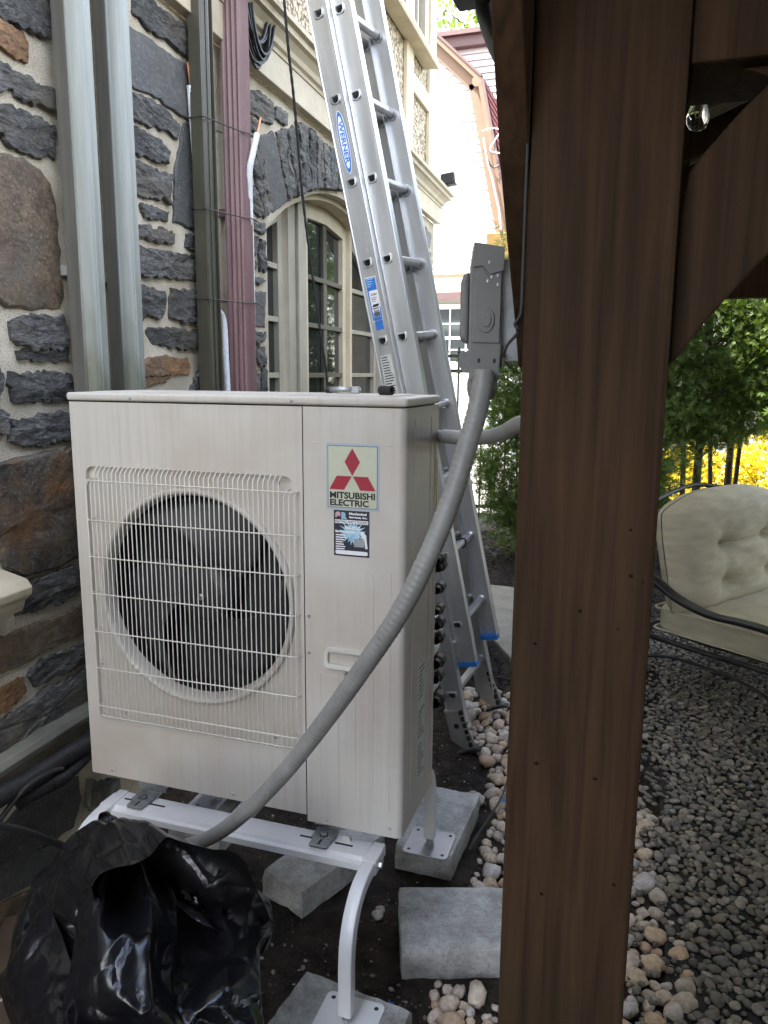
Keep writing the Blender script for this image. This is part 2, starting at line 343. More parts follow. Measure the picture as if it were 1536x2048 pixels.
def concrete_mat(name, a, b):
    m, t, p, N, L = nodes(name)
    tc = N('ShaderNodeTexCoord')
    n1 = N('ShaderNodeTexNoise'); n1.inputs['Scale'].default_value = 9; n1.inputs['Detail'].default_value = 9; n1.inputs['Roughness'].default_value = .7; L(tc.outputs['Object'], n1.inputs[0])
    n2 = N('ShaderNodeTexNoise'); n2.inputs['Scale'].default_value = 110; n2.inputs['Detail'].default_value = 6; n2.inputs['Roughness'].default_value = .7; L(tc.outputs['Object'], n2.inputs[0])
    r1 = N('ShaderNodeValToRGB'); e = r1.color_ramp.elements; e[0].position = .3; e[0].color = (*a, 1); e[1].position = .62; e[1].color = (*b, 1); L(n1.outputs['Fac'], r1.inputs[0])
    r2 = N('ShaderNodeValToRGB'); e = r2.color_ramp.elements; e[0].position = .34; e[0].color = (.3, .3, .3, 1); e[1].position = .5; e[1].color = (1, 1, 1, 1); L(n2.outputs['Fac'], r2.inputs[0])
    mx = N('ShaderNodeMix'); mx.data_type = 'RGBA'; mx.blend_type = 'MULTIPLY'; mx.inputs[0].default_value = .5
    L(r1.outputs[0], mx.inputs[6]); L(r2.outputs[0], mx.inputs[7]); L(mx.outputs[2], p.inputs['Base Color']); p.inputs['Roughness'].default_value = .92
    bn = N('ShaderNodeBump'); bn.inputs['Strength'].default_value = .7; bn.inputs['Distance'].default_value = .004; L(n2.outputs['Fac'], bn.inputs['Height']); L(bn.outputs[0], p.inputs['Normal'])
    return m
MA['block'] = concrete_mat('block_concrete', (.17, .165, .15), (.47, .465, .44))
MA['path'] = concrete_mat('path_concrete', (.20, .18, .135), (.31, .28, .22))
MA['soil'] = mat('dark_soil', (.020, .0155, .012), .95, var=.5, scale=14, bump=1., bscale=90, col2=(.052, .040, .030), detail=10, spec=.2, bdetail=9)
MA['mulch'] = mat('mulch_chip', (.018, .013, .011), .9, var=.4, scale=9, rnd=.3, col2=(.04, .03, .024), spec=.3)
MA['gravel_bed'] = mat('gravel_bed', (.012, .012, .011), .95, var=.5, scale=30)
def pebble_mat(name, attr=True, cols=None, rough=.6):
    m, t, p, N, L = nodes(name)
    tc = N('ShaderNodeTexCoord'); n = N('ShaderNodeTexNoise'); n.inputs['Scale'].default_value = 55 if attr else 1.7; n.inputs['Detail'].default_value = 9; n.inputs['Roughness'].default_value = .68; L(tc.outputs['Object'], n.inputs[0])
    rp = N('ShaderNodeValToRGB'); rp.color_ramp.interpolation = 'CONSTANT' if attr else 'LINEAR'
    els = rp.color_ramp.elements
    while len(els) < len(cols): els.new(.5)
    for i, c in enumerate(cols): els[i].position = i/len(cols); els[i].color = (*c, 1)
    if attr:
        at = N('ShaderNodeAttribute'); at.attribute_name = 'tint'; L(at.outputs['Fac'], rp.inputs[0])
    else:
        oi = N('ShaderNodeObjectInfo'); L(oi.outputs['Random'], rp.inputs[0])
    mr = N('ShaderNodeMapRange'); mr.inputs[1].default_value = .3; mr.inputs[2].default_value = .7; mr.inputs[3].default_value = .5; mr.inputs[4].default_value = 1.4; L(n.outputs['Fac'], mr.inputs[0])
    hs = N('ShaderNodeHueSaturation'); L(mr.outputs[0], hs.inputs['Value']); L(rp.outputs[0], hs.inputs['Color']); L(hs.outputs[0], p.inputs['Base Color'])
    p.inputs['Roughness'].default_value = rough
    bn = N('ShaderNodeBump'); bn.inputs['Strength'].default_value = .35; bn.inputs['Distance'].default_value = .004; L(n.outputs['Fac'], bn.inputs['Height']); L(bn.outputs[0], p.inputs['Normal'])
    return m
GREYS_ = [(.062, .060, .053), (.088, .084, .070), (.115, .107, .086), (.08, .072, .06), (.14, .13, .115), (.05, .051, .048), (.11, .090, .066), (.17, .155, .13)]
GREYS = [(a*1.45, b*1.38, c*1.3) for a, b, c in GREYS_]
CREAMS = [(a*1.14, b*1.16, c*1.2) for a, b, c in [(.42, .29, .17), (.47, .37, .26), (.36, .22, .12), (.45, .39, .32), (.38, .31, .23), (.30, .25, .20), (.50, .41, .30), (.40, .36, .32)]]
MA['pebble'] = pebble_mat('grey_pebble', False, GREYS); MA['pebble_mass'] = pebble_mat('grey_pebble_mass', True, GREYS)
MA['cobble_mass'] = pebble_mat('cream_cobble_mass', True, CREAMS, .7); MA['cobble'] = pebble_mat('cream_cobble', False, CREAMS, .7); MA['grit'] = pebble_mat('pale_grit', True, [(.30, .27, .22), (.05, .04, .03), (.12, .10, .08), (.03, .022, .018), (.2, .16, .12)], .85)
def bag_mat():
    m, t, p, N, L = nodes('black_polythene')
    tc = N('ShaderNodeTexCoord'); p.inputs['Base Color'].default_value = (.008, .008, .009, 1); p.inputs['Specular IOR Level'].default_value = .62
    n1 = N('ShaderNodeTexNoise'); n1.inputs['Scale'].default_value = 6; n1.inputs['Detail'].default_value = 6; L(tc.outputs['Object'], n1.inputs[0])
    rr = N('ShaderNodeMapRange'); rr.inputs[3].default_value = .12; rr.inputs[4].default_value = .34; L(n1.outputs['Fac'], rr.inputs[0]); L(rr.outputs[0], p.inputs['Roughness'])
    wp_ = N('ShaderNodeVectorMath'); wp_.operation = 'MULTIPLY_ADD'; wp_.inputs[1].default_value = (.12, .12, .12); L(n1.outputs['Color'], wp_.inputs[0]); L(tc.outputs['Object'], wp_.inputs[2])
    v = N('ShaderNodeTexVoronoi'); v.feature = 'DISTANCE_TO_EDGE'; v.inputs['Scale'].default_value = 9; L(wp_.outputs[0], v.inputs['Vector'])
    cl = N('ShaderNodeMapRange'); cl.inputs[2].default_value = .10; L(v.outputs['Distance'], cl.inputs[0])
    n2 = N('ShaderNodeTexNoise'); n2.inputs['Scale'].default_value = 24; n2.inputs['Detail'].default_value = 4; L(tc.outputs['Object'], n2.inputs[0])
    b1 = N('ShaderNodeBump'); b1.inputs['Strength'].default_value = .32; b1.inputs['Distance'].default_value = .006; L(cl.outputs[0], b1.inputs['Height'])
    b2 = N('ShaderNodeBump'); b2.inputs['Strength'].default_value = .12; b2.inputs['Distance'].default_value = .008; L(n2.outputs['Fac'], b2.inputs['Height']); L(b1.outputs[0], b2.inputs['Normal']); L(b2.outputs[0], p.inputs['Normal'])
    return m
MA['bag'] = bag_mat()
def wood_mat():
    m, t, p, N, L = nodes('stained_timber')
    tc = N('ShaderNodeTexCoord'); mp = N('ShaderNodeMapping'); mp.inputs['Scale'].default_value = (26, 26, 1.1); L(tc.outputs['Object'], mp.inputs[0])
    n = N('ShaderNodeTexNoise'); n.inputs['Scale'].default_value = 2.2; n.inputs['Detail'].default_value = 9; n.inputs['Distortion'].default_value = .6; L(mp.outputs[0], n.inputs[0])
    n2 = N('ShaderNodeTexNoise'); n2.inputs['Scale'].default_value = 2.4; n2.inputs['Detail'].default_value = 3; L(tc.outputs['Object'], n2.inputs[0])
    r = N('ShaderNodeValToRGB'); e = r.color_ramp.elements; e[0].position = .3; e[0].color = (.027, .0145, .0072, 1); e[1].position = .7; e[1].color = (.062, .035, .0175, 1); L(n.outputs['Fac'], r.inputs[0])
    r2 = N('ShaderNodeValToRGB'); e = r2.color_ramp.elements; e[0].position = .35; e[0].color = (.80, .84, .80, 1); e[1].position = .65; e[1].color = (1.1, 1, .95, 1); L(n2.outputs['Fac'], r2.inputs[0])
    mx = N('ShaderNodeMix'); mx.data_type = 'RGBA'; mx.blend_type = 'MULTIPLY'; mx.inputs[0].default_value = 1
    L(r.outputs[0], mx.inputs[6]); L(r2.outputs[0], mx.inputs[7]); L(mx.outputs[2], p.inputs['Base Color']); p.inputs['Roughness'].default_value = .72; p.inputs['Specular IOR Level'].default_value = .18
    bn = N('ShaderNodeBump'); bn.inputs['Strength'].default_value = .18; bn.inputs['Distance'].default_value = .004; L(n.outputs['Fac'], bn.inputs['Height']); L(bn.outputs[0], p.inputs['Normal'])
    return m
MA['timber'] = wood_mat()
MA['knot'] = mat('timber_knot', (.014, .008, .005), .8, var=.4, scale=60, spec=.08)
MA['roofmetal'] = mat('brown_roof_sheet', (.15, .15, .12), .3, .3, var=.1)
MA['iron'] = mat('black_iron', (.02, .02, .021), .5, .2, var=.2)
MA['frame_black'] = mat('black_frame', (.011, .011, .012), .35, .2, var=.2)
MA['canvas'] = mat('ivory_canvas', (.43, .385, .265), .85, var=.14, scale=9, bump=.25, bscale=330, col2=(.52, .475, .345), stretch=(1, 1, 3))
MA['siding'] = mat('white_siding', (.52, .52, .51), .5, var=.04)
MA['tan'] = mat('tan_trim', (.165, .098, .058), .6, var=.1)
MA['plum'] = mat('plum_fascia', (.105, .06, .058), .6, var=.1)
MA['shingle'] = mat('red_shingle', (.15, .026, .026), .8, var=.25, scale=14, rnd=.15)
MA['white_frame'] = mat('white_frame', (.8, .8, .8), .45, var=.03)
MA['pane_far'] = mat('pale_pane', (.045, .055, .06), .06, var=.15, scale=2, rv=.02)
MA['gold'] = mat('ochre_metal_roof', (.17, .105, .03), .45, .3, var=.15)
MA['bark'] = mat('bark', (.075, .052, .038), .9, var=.4, scale=20, bump=.8, bscale=40, stretch=(3, 3, .6))
def leaf_mat(name, a, b, trans=.35, hue=.03):
    m, t, p, N, L = nodes(name)
    out = t.nodes['Material Output']
    at = N('ShaderNodeAttribute'); at.attribute_name = 'tint'
    r = N('ShaderNodeValToRGB'); r.color_ramp.elements[0].color = (*a, 1); r.color_ramp.elements[1].color = (*b, 1); L(at.outputs['Fac'], r.inputs[0])
    L(r.outputs[0], p.inputs['Base Color']); p.inputs['Roughness'].default_value = .5; p.inputs['Specular IOR Level'].default_value = .3
    tr = N('ShaderNodeBsdfTranslucent'); g = N('ShaderNodeMix'); g.data_type = 'RGBA'; g.blend_type = 'MULTIPLY'; g.inputs[0].default_value = 1; g.inputs[7].default_value = (1.3, 1.35, .6, 1)
    L(r.outputs[0], g.inputs[6]); L(g.outputs[2], tr.inputs[0])
    ms = N('ShaderNodeMixShader'); ms.inputs[0].default_value = trans; L(p.outputs[0], ms.inputs[1]); L(tr.outputs[0], ms.inputs[2]); L(ms.outputs[0], out.inputs[0])
    return m
MA['cedar'] = leaf_mat('evergreen_spray', (.052, .090, .025), (.14, .20, .05))
MA['leaf'] = leaf_mat('broad_leaf', (.08, .13, .03), (.17, .22, .05), .45)
MA['yellow_leaf'] = leaf_mat('yellow_leaf', (.46, .36, .02), (.62, .50, .04), .3)
MA['drive'] = concrete_mat('pale_drive', (.20, .19, .17), (.29, .28, .26))
MA['red'] = mat('logo_red', (.34, .012, .035), .4, var=.05)
MA['ink'] = mat('black_ink', (.01, .01, .012), .5, var=.1)
MA['sticker'] = mat('cream_sticker', (.50, .52, .40), .45, var=.06, scale=30)
MA['sticker_edge'] = mat('pale_blue_edge', (.36, .43, .50), .4, var=.05)
MA['flyer'] = mat('navy_flyer', (.018, .02, .035), .35, var=.3, scale=20)
MA['print_white'] = mat('white_print', (.78, .78, .80), .5, var=.05)
MA['print_blue'] = mat('blue_print', (.03, .17, .55), .45, var=.2, scale=60)
MA['print_sky'] = mat('sky_print', (.20, .48, .72), .45, var=.3, scale=40, col2=(.55, .75, .88))
MA['blue_plastic'] = mat('blue_plastic', (.02, .16, .50), .4, var=.15)
MA['label_grey'] = mat('grey_label', (.55, .56, .54), .5, var=.08, scale=40)
MA['pink'] = mat('pink_print', (.6, .35, .42), .5, var=.1)
def clear_glass():
    m, t, p, N, L = nodes('bulb_glass'); p.inputs['Transmission Weight'].default_value = 1; p.inputs['Roughness'].default_value = .02; p.inputs['IOR'].default_value = 1.45; p.inputs['Base Color'].default_value = (.95, .95, .92, 1)
    return m
MA['clear'] = clear_glass()

# ================================================================ THE SETTING
def axis_pts(lo, hi, near0, near1, step, far):
    a = []; x = near0
    while x < near1: a.append(x); x += step
    a.append(near1)
    x, s = near1, step
    while x < hi: s = min(s*1.6, far); x += s; a.append(min(x, hi))
    x, s = near0, step; b = []
    while x > lo: s = min(s*1.6, far); x -= s; b.append(max(x, lo))
    return b[::-1]+a
def nz(x, y, z=0): return noise.noise(Vector((x, y, z)))
def ground_h(x, y):
    k = max(0, min(1, (1.75-x)/.3))*max(0, min(1, (5.5-y)/1.5))
    return k*(.016*nz(x*5, y*5)+.010*nz(x*14, y*14, 3)+.006*nz(x*37, y*37, 5))-.006
xs = axis_pts(-60, 60, -.35, 1.7, .022, 12); ys = axis_pts(-60, 90, -.9, 2.6, .022, 12)
mb = MB(); nx = len(xs)
mb.v = [(x, y, ground_h(x, y)) for y in ys for x in xs]
mb.f = [(j*nx+i, j*nx+i+1, (j+1)*nx+i+1, (j+1)*nx+i) for j in range(len(ys)-1) for i in range(nx-1)]
mb.mi = [0]*len(mb.f)
tag(mb.build('ground', MA['soil'], smooth=60), kind='structure')
mb = MB().prism([(1.62, -4.2), (6.5, -4.2), (6.5, 3.6), (1.62, 3.6)], 2, -.05, .012)
tag(mb.build('gravel_bed', MA['gravel_bed']), kind='structure')
pth = [at_z(*p, .02) for p in ((905, 1176), (1030, 1186))]
mb = MB().prism([(.12, 4.02), (.30, 3.55), (.60, 2.93), (.87, 2.42), (1.25, 2.35), (1.5, 3.7), (1.5, 3.95)], 2, -.05, .03)
tag(mb.build('path', MA['path'], bevel=.008), kind='structure')
mb = MB().prism([(-30, 7.2), (40, 7.2), (40, 40), (-30, 40)], 2, -.03, .006)
tag(mb.build('pavement', MA['drive']), kind='structure')

# ================================================================ STONE HOUSE (local frame: x out of the wall, y along it, z up)
house = thing('stone_house', W0, 'stone house with cream trim, pebble stucco and an arched casement window', 'house', rz=WA, local=True)
WY0, WY1 = -3.0, 5.15; ZF = 2.44+G                    # wall ends, underside of frieze
AY0, AY1 = 1.705, 4.12; ASP = 1.83+G; ARISE = .40; AZ0 = .62
AC_, AHW = (AY0+AY1)/2, (AY1-AY0)/2; AR = (AHW**2+ARISE**2)/(2*ARISE)
def arch_z(y): return ASP+ARISE-AR+sqrt(max(0, AR*AR-(y-AC_)**2))
arc = [(AY0+(AY1-AY0)*i/24, arch_z(AY0+(AY1-AY0)*i/24)) for i in range(25)]
mb = MB()
mb.prism([(WY0, -.3), (AY0, -.3), (AY0, ZF), (WY0, ZF)], 0, -.45, 0)
mb.prism([(AY1, -.3), (WY1, -.3), (WY1, ZF), (AY1, ZF)], 0, -.45, 0)
mb.prism([(AY0, -.3), (AY1, -.3), (AY1, AZ0), (AY0, AZ0)], 0, -.45, 0)
mb.prism(arc+[(AY1, ZF), (AY0, ZF)], 0, -.45, 0)
mb.bx(-4.5, -.45, WY1-.3, WY1, -.3, ZF)
wall = mb.build('wall', MA['mortar'], house)

def inside(poly, y, z):
    c = False; n = len(poly)
    for i in range(n):
        (a, b), (p, q) = poly[i], poly[i-1]
        if (b > z) != (q > z) and y < (p-a)*(z-b)/(q-b)+a: c = not c
    return c
def stone(poly, matname, depth=.028, rough=1.0, seed=0):
    """split-faced stone: ragged outline, stepped face, child of the wall"""
    rs = random.Random(seed)
    per = sum(sqrt((poly[i][0]-poly[i-1][0])**2+(poly[i][1]-poly[i-1][1])**2) for i in range(len(poly)))
    step = max(.012, per/60); out = []
    n = len(poly)
    for i in range(n):
        a, b = poly[i], poly[(i+1) % n]; d = sqrt((b[0]-a[0])**2+(b[1]-a[1])**2); k = max(1, int(d/step))
        for j in range(k):
            t = j/k; jit = .0040*rough+.0015; yy_, zz_ = a[0]+(b[0]-a[0])*t, a[1]+(b[1]-a[1])*t
            wv = .009*noise.noise(Vector((yy_*26, zz_*26, seed)))
            out.append((yy_+wv+rs.uniform(-jit, jit), zz_+.8*wv+rs.uniform(-jit, jit)))
    cy = sum(p[0] for p in out)/len(out); cz = sum(p[1] for p in out)/len(out); k = len(out)
    tl1, tl2 = rs.uniform(-.25, .25), rs.uniform(-.25, .25)
    def h(y, z, e):
        s = noise.noise(Vector((y*8+seed, z*20, seed*.37)))*.6+noise.noise(Vector((y*26+seed, z*60, seed*.7)))*.5
        s = round(s*5)/5*.6+s*.4                       # ledges of split slate
        return depth*(e+.55*rough*s*e)+((y-cy)*tl1+(z-cz)*tl2)*.18*e
    mb = MB(); vs = []; rings = ((1, 0), (.99, .62), (.955, .95), (.86, 1), (.70, 1.02), (.52, 1.05), (.34, 1.0), (.16, 1.0))
    vs += [(-.03, y, z) for y, z in out]
    for q, e in rings:
        for y, z in out:
            yy, zz = cy+(y-cy)*q, cz+(z-cz)*q
            vs.append((h(yy, zz, e) if e else .002, yy, zz))
    vs.append((h(cy, cz, 1), cy, cz))
    fs = []
    for r_ in range(len(rings)):
        for j in range(k): fs.append((r_*k+j, r_*k+(j+1) % k, (r_+1)*k+(j+1) % k, (r_+1)*k+j))
    for j in range(k): fs.append((len(rings)*k+j, len(rings)*k+(j+1) % k, len(vs)-1))
    mb.add(vs, fs)
    return mb.build('stone', MA[matname], wall, smooth=16)
S, F_, B_, U_, D_ = 'slate', 'slate_flat', 'stone_brown', 'stone_rust', 'stone_banded'
PX = [  # outlines read off the photograph, put on the facade plane
 (S, [(-60, -70), (95, -70), (97, 70), (60, 60), (0, 33), (-60, 8)]),
 (U_, [(2, 45), (25, 55), (62, 82), (58, 95), (56, 118), (40, 115), (20, 103), (3, 93), (-20, 82), (-20, 40)]),
 (S, [(0, 125), (40, 150), (80, 170), (108, 182), (108, 220), (70, 207), (45, 195), (20, 178), (0, 178), (-50, 160), (-50, 100)]),
 (S, [(0, 210), (40, 221), (70, 236), (108, 252), (112, 312), (60, 306), (22, 287), (0, 264), (-40, 258), (-40, 198)]),
 (B_, [(0, 314), (50, 322), (85, 342), (107, 372), (118, 450), (128, 590), (122, 611), (60, 613), (16, 608), (0, 596), (-70, 600), (-70, 306)]),
 (S, [(24, 647), (45, 640), (70, 634), (129, 634), (136, 660), (137, 696), (82, 697), (40, 690), (26, 668)]),
 (S, [(40, 700), (137, 702), (138, 721), (94, 722), (42, 718)]),
 (S, [(29, 748), (103, 747), (142, 749), (146, 800), (34, 801), (25, 773)]),
 (S, [(29, 841), (117, 830), (146, 824), (148, 874), (90, 886), (60, 893), (28, 882)]),
 (S, [(-40, 812), (8, 822), (15, 835), (10, 862), (-40, 868)]),
 (S, [(-40, 730), (0, 735), (3, 760), (0, 790), (-40, 795)]),
 (D_, [(0, 930), (60, 918), (150, 898), (156, 1010), (162, 1108), (130, 1125), (90, 1140), (55, 1148), (30, 1145), (8, 1120), (0, 1080), (-30, 1080), (-30, 938)]),
 (S, [(70, 1163), (100, 1151), (170, 1130), (172, 1172), (120, 1205), (80, 1220), (42, 1226), (42, 1200), (65, 1190)]),
 (B_, [(0, 1283), (60, 1256), (130, 1229), (176, 1206), (178, 1260), (130, 1284), (85, 1301), (60, 1321), (0, 1350), (-40, 1366), (-40, 1300)]),
 (S, [(65, 1336), (110, 1314), (182, 1284), (184, 1318), (140, 1341), (110, 1352), (72, 1370), (66, 1360)]),
 (U_, [(0, 1386), (25, 1369), (50, 1358), (53, 1385), (30, 1408), (0, 1424), (-30, 1436), (-30, 1396)]),
 (S, [(0, 1446), (50, 1416), (110, 1372), (186, 1338), (190, 1404), (100, 1455), (0, 1515), (-50, 1545), (-50, 1474)]),
 (F_, [(0, 1668), (60, 1602), (120, 1567), (158, 1554), (164, 1600), (150, 1650), (110, 1682), (0, 1722), (-40, 1740), (-40, 1690)]),
 (S, [(178, 1566), (235, 1560), (240, 1600), (205, 1625), (180, 1612)]),
 (F_, [(0, 1735), (60, 1700), (130, 1692), (100, 1750), (0, 1800), (-40, 1815), (-40, 1750)]),
 (B_, [(0, 1812), (100, 1766), (140, 1775), (60, 1832), (0, 1880), (-30, 1890), (-30, 1826)]),
 (S, [(150, 1700), (200, 1660), (260, 1640), (280, 1690), (200, 1760), (150, 1780)]),
 (S, [(225, -10), (240, -4), (250, 10), (246, 20), (225, 14)]),
 (S, [(276, -12), (308, 4), (322, 23), (349, 41), (386, 66), (388, 122), (361, 103), (349, 89), (308, 63), (289, 48), (268, 23)]),
 (F_, [(239, 38), (290, 72), (323, 97), (388, 139), (390, 246), (361, 228), (330, 205), (321, 192), (299, 185), (268, 171), (242, 160)]),
 (S, [(246, 183), (290, 198), (330, 218), (361, 252), (356, 277), (334, 261), (293, 246), (268, 237), (249, 212)]),
 (S, [(250, 249), (290, 267), (320, 281), (336, 298), (335, 324), (316, 320), (274, 306), (253, 289)]),
 (S, [(254, 314), (341, 353), (341, 412), (322, 396), (296, 393), (269, 383), (256, 368)]),
 (F_, [(372, 249), (392, 260), (406, 300), (410, 457), (385, 456), (365, 446), (351, 440), (356, 339), (364, 290)]),
 (S, [(287, 407), (337, 427), (337, 440), (303, 438), (287, 427)]),
 (U_, [(259, 394), (269, 405), (269, 429), (258, 431)]),
 (S, [(264, 450), (322, 457), (351, 469), (348, 485), (313, 482), (287, 473), (264, 466)]),
 (S, [(377, 471), (408, 478), (408, 502), (386, 498), (377, 492)]),
 (S, [(266, 491), (313, 501), (408, 515), (408, 565), (379, 561), (337, 552), (268, 550)]),
 (S, [(272, 572), (328, 582), (330, 594), (328, 622), (322, 635), (304, 629), (292, 636), (274, 632)]),
 (S, [(347, 583), (410, 582), (411, 643), (367, 642), (345, 633), (344, 605)]),
 (S, [(298, 658), (329, 657), (413, 660), (414, 696), (367, 696), (309, 687), (297, 673)]),
 (U_, [(280, 724), (338, 714), (375, 717), (382, 733), (379, 749), (338, 746), (280, 755)]),
 (U_, [(281, 758), (344, 752), (332, 764), (281, 774)]),
 (S, [(404, 733), (418, 733), (420, 792), (380, 790)]),
 (S, [(497, 184), (514, 183), (544, 207), (544, 250), (520, 236), (498, 217)]),
 (S, [(553, 212), (577, 226), (573, 249), (559, 242), (552, 236)]),
 (S, [(498, 235), (519, 249), (515, 262), (498, 259)]),
 (S, [(500, 372), (507, 371), (514, 386), (525, 426), (517, 431), (506, 418), (500, 400)]),
 (S, [(509, 302), (520, 305), (544, 417), (530, 436), (509, 346)]),
 (F_, [(519, 277), (546, 267), (552, 281), (575, 400), (548, 423), (530, 340)]),
 (S, [(556, 266), (572, 262), (591, 391), (577, 398), (566, 340)]),
 (S, [(577, 259), (590, 254), (611, 383), (593, 391)]),
 (S, [(594, 248), (612, 252), (623, 378), (612, 381)]),
 (S, [(617, 259), (629, 267), (635, 376), (625, 378)]),
 (S, [(632, 272), (644, 280), (648, 375), (637, 376)]),
 (S, [(648, 285), (659, 293), (662, 376), (651, 375)]),
 (S, [(662, 297), (673, 303), (676, 376), (664, 376)]),
 (S, [(677, 306), (687, 313), (690, 378), (678, 376)]),
 (S, [(505, 441), (529, 449), (530, 466), (519, 464), (505, 455)]),
 (S, [(506, 476), (516, 478), (511, 509), (505, 503)]),
 (S, [(523, 482), (532, 484), (532, 542), (522, 537), (521, 507)]),
 (S, [(503, 521), (514, 525), (513, 537), (503, 535)]),
 (S, [(506, 552), (531, 560), (519, 568), (507, 564)]),
 (F_, [(509, 582), (533, 584), (532, 656), (511, 652)]),
 (S, [(511, 664), (532, 668), (532, 677), (517, 687), (512, 679)]),
 (S, [(515, 697), (532, 697), (532, 730), (519, 728), (514, 712)]),
 (S, [(513, 742), (521, 744), (517, 785), (513, 785)]),
 (S, [(526, 742), (534, 744), (534, 785), (523, 785)]),
 (S, [(829, 436), (841, 439), (836, 463), (832, 450)]),
 (U_, [(843, 450), (853, 455), (852, 491), (842, 489)]),
 (F_, [(855, 461), (862, 467), (863, 476), (860, 496), (854, 494)]),
 (S, [(836, 473), (841, 477), (840, 489), (836, 485)]),
 (S, [(841, 494), (854, 500), (850, 512), (841, 509)]),
 (S, [(856, 502), (861, 507), (860, 518), (856, 514)]),
 (S, [(845, 519), (856, 524), (859, 536), (857, 545), (847, 532)]),
 (U_, [(847, 536), (856, 550), (855, 567), (848, 560)]),
 (S, [(857, 552), (862, 556), (861, 572), (857, 568)]),
 (S, [(850, 575), (860, 580), (862, 610), (852, 600)]),
]
polys = []
for i, (mt, px) in enumerate(PX):
    pw = [on_wall(x, y, .012) for x, y in px]
    cy_, cz_ = sum(q[0] for q in pw)/len(pw), sum(q[1] for q in pw)/len(pw)
    def grow(q, g=.009):
        d = sqrt((q[0]-cy_)**2+(q[1]-cz_)**2)+1e-6; k_ = 1+g/max(d, .03); return (cy_+(q[0]-cy_)*k_, cz_+(q[1]-cz_)*k_)
    if mt != 'slate_flat' or len(px) > 4: pw = [grow(q) for q in pw]
    pw = [(min(y, WY1+.0) if cy_ > 4.2 else (min(y, AY0-.004) if cy_ < AY0 and cz_ < ASP else y), z) for y, z in pw]
    polys.append(pw)
    yy = [p[0] for p in pw]; zz = [p[1] for p in pw]
    sz = min(max(yy)-min(yy), max(zz)-min(zz))
    stone(pw, mt, depth={'slate': .017, 'slate_flat': .009, 'stone_brown': .012, 'stone_rust': .014, 'stone_banded': .020}[mt]*(.6+min(1, sz/.15)*.5),
          rough={'slate': 1.5, 'slate_flat': .35, 'stone_brown': .5, 'stone_rust': .8, 'stone_banded': .8}[mt], seed=i+1)
boxes = [(min(p[0] for p in q), max(p[0] for p in q), min(p[1] for p in q), max(p[1] for p in q)) for q in polys]
# arch stones hidden by the ladder and the far courses, then the courses out of sight behind the unit
k = 0; y = 2.80
while y < 4.02:
    w_ = R.uniform(.075, .12); zt = min(ZF-.03, arch_z(y+w_/2)+R.uniform(.24, .32))
    a0, a1 = arch_z(y)+.02, arch_z(y+w_)+.02; sl_ = (y+w_/2-AC_)*.16
    stone([(y, a0), (y+w_, a1), (y+w_+sl_, zt-.01), (y+sl_, zt)], S, .028, 1.1, 200+k); y += w_+.022; k += 1
z = .02; k = 0
while z < ZF-.05:
    hh = min(R.uniform(.09, .2), ZF-.03-z); y = WY0+.05+R.uniform(0, .2)
    while y < WY1-.05:
        ww = min(R.uniform(.16, .46), WY1-.015-y)
        if ww < .07: break
        cy, cz = y+ww/2, z+hh/2
        p = to_px(wall_world(cy, cz)); ok = True
        if p and -60 < p[0] < 560 and -80 < p[1] < 2048 and not (190 < p[0] < 900 and 815 < p[1] < 1640): ok = False
        if y < AY1+.02 and y+ww > AY0-.02 and z+hh > AZ0-.02 and z < arch_z(min(max(cy, AY0), AY1))+.34: ok = False
        if any(y < b[1]+.01 and y+ww > b[0]-.01 and z < b[3]+.01 and z+hh > b[2]-.01 for b in boxes): ok = False
        if y < -.25 and -1.25 < y+ww and z+hh > 1.0 and z < 2.0: ok = False
        if ok:
            j = lambda: R.uniform(-.012, .012)
            stone([(y+j(), z+j()), (cy+j(), z+j()), (y+ww+j(), z+j()), (y+ww+j(), z+hh+j()), (cy+j(), z+hh+j()), (y+j(), z+hh+j())], R.choice([S, S, S, S, F_, B_, U_]), .026, 1.0, 300+k)
        k += 1; y += ww+R.uniform(.025, .045)
    z += hh+R.uniform(.025, .045)

# frieze, crown moulding, stucco storey
mb = MB().bx(.002, .05, WY0, WY1+.045, ZF, ZF+.135)
mb.build('frieze_board', MA['cream'], house, bevel=.004)
prof = [(.0, .135), (.056, .135), (.060, .15), (.075, .158), (.082, .18), (.105, .205), (.125, .21), (.128, .235), (.15, .24), (.152, .262), (.0, .275)]
mb = MB(); n = len(prof)
ends = [(WY0, 0), (WY1, 1)]
vs = [(x, WY0, ZF+z) for x, z in prof]+[(x, WY1+x, ZF+z) for x, z in prof]+[(-1.2, WY1+x, ZF+z) for x, z in prof]
fs = []
for s_ in range(2):
    for i in range(n-1): fs.append((s_*n+i, s_*n+i+1, (s_+1)*n+i+1, (s_+1)*n+i))
fs += [tuple(range(n)), tuple(range(3*n-1, 2*n-1, -1))]
mb.add(vs, fs); mb.build('crown_moulding', MA['cream'], house)
ZS = ZF+.262; ZT = 5.9
mb = MB().bx(-.40, -.03, WY0, WY1-.03, ZS, ZT).bx(-4.5, -.40, WY1-.33, WY1-.03, ZS, ZT)
mb.build('stucco_wall', MA['stucco'], house)
mb = MB().bx(-5.0, .35, WY0, WY1+.35, ZT, ZT+.12); mb.build('eaves', MA['cream'], house)
mb = MB().add([(.35, WY0, ZT+.12), (.35, WY1+.35, ZT+.12), (-5, WY0, ZT+.12), (-5, WY1+.35, ZT+.12), (-2.3, WY0, ZT+2.2), (-2.3, WY1+.35, ZT+2.2)], [(0, 1, 5, 4), (2, 4, 5, 3), (0, 4, 2), (1, 3, 5)])
mb.build('roof', MA['slate_flat'], house)
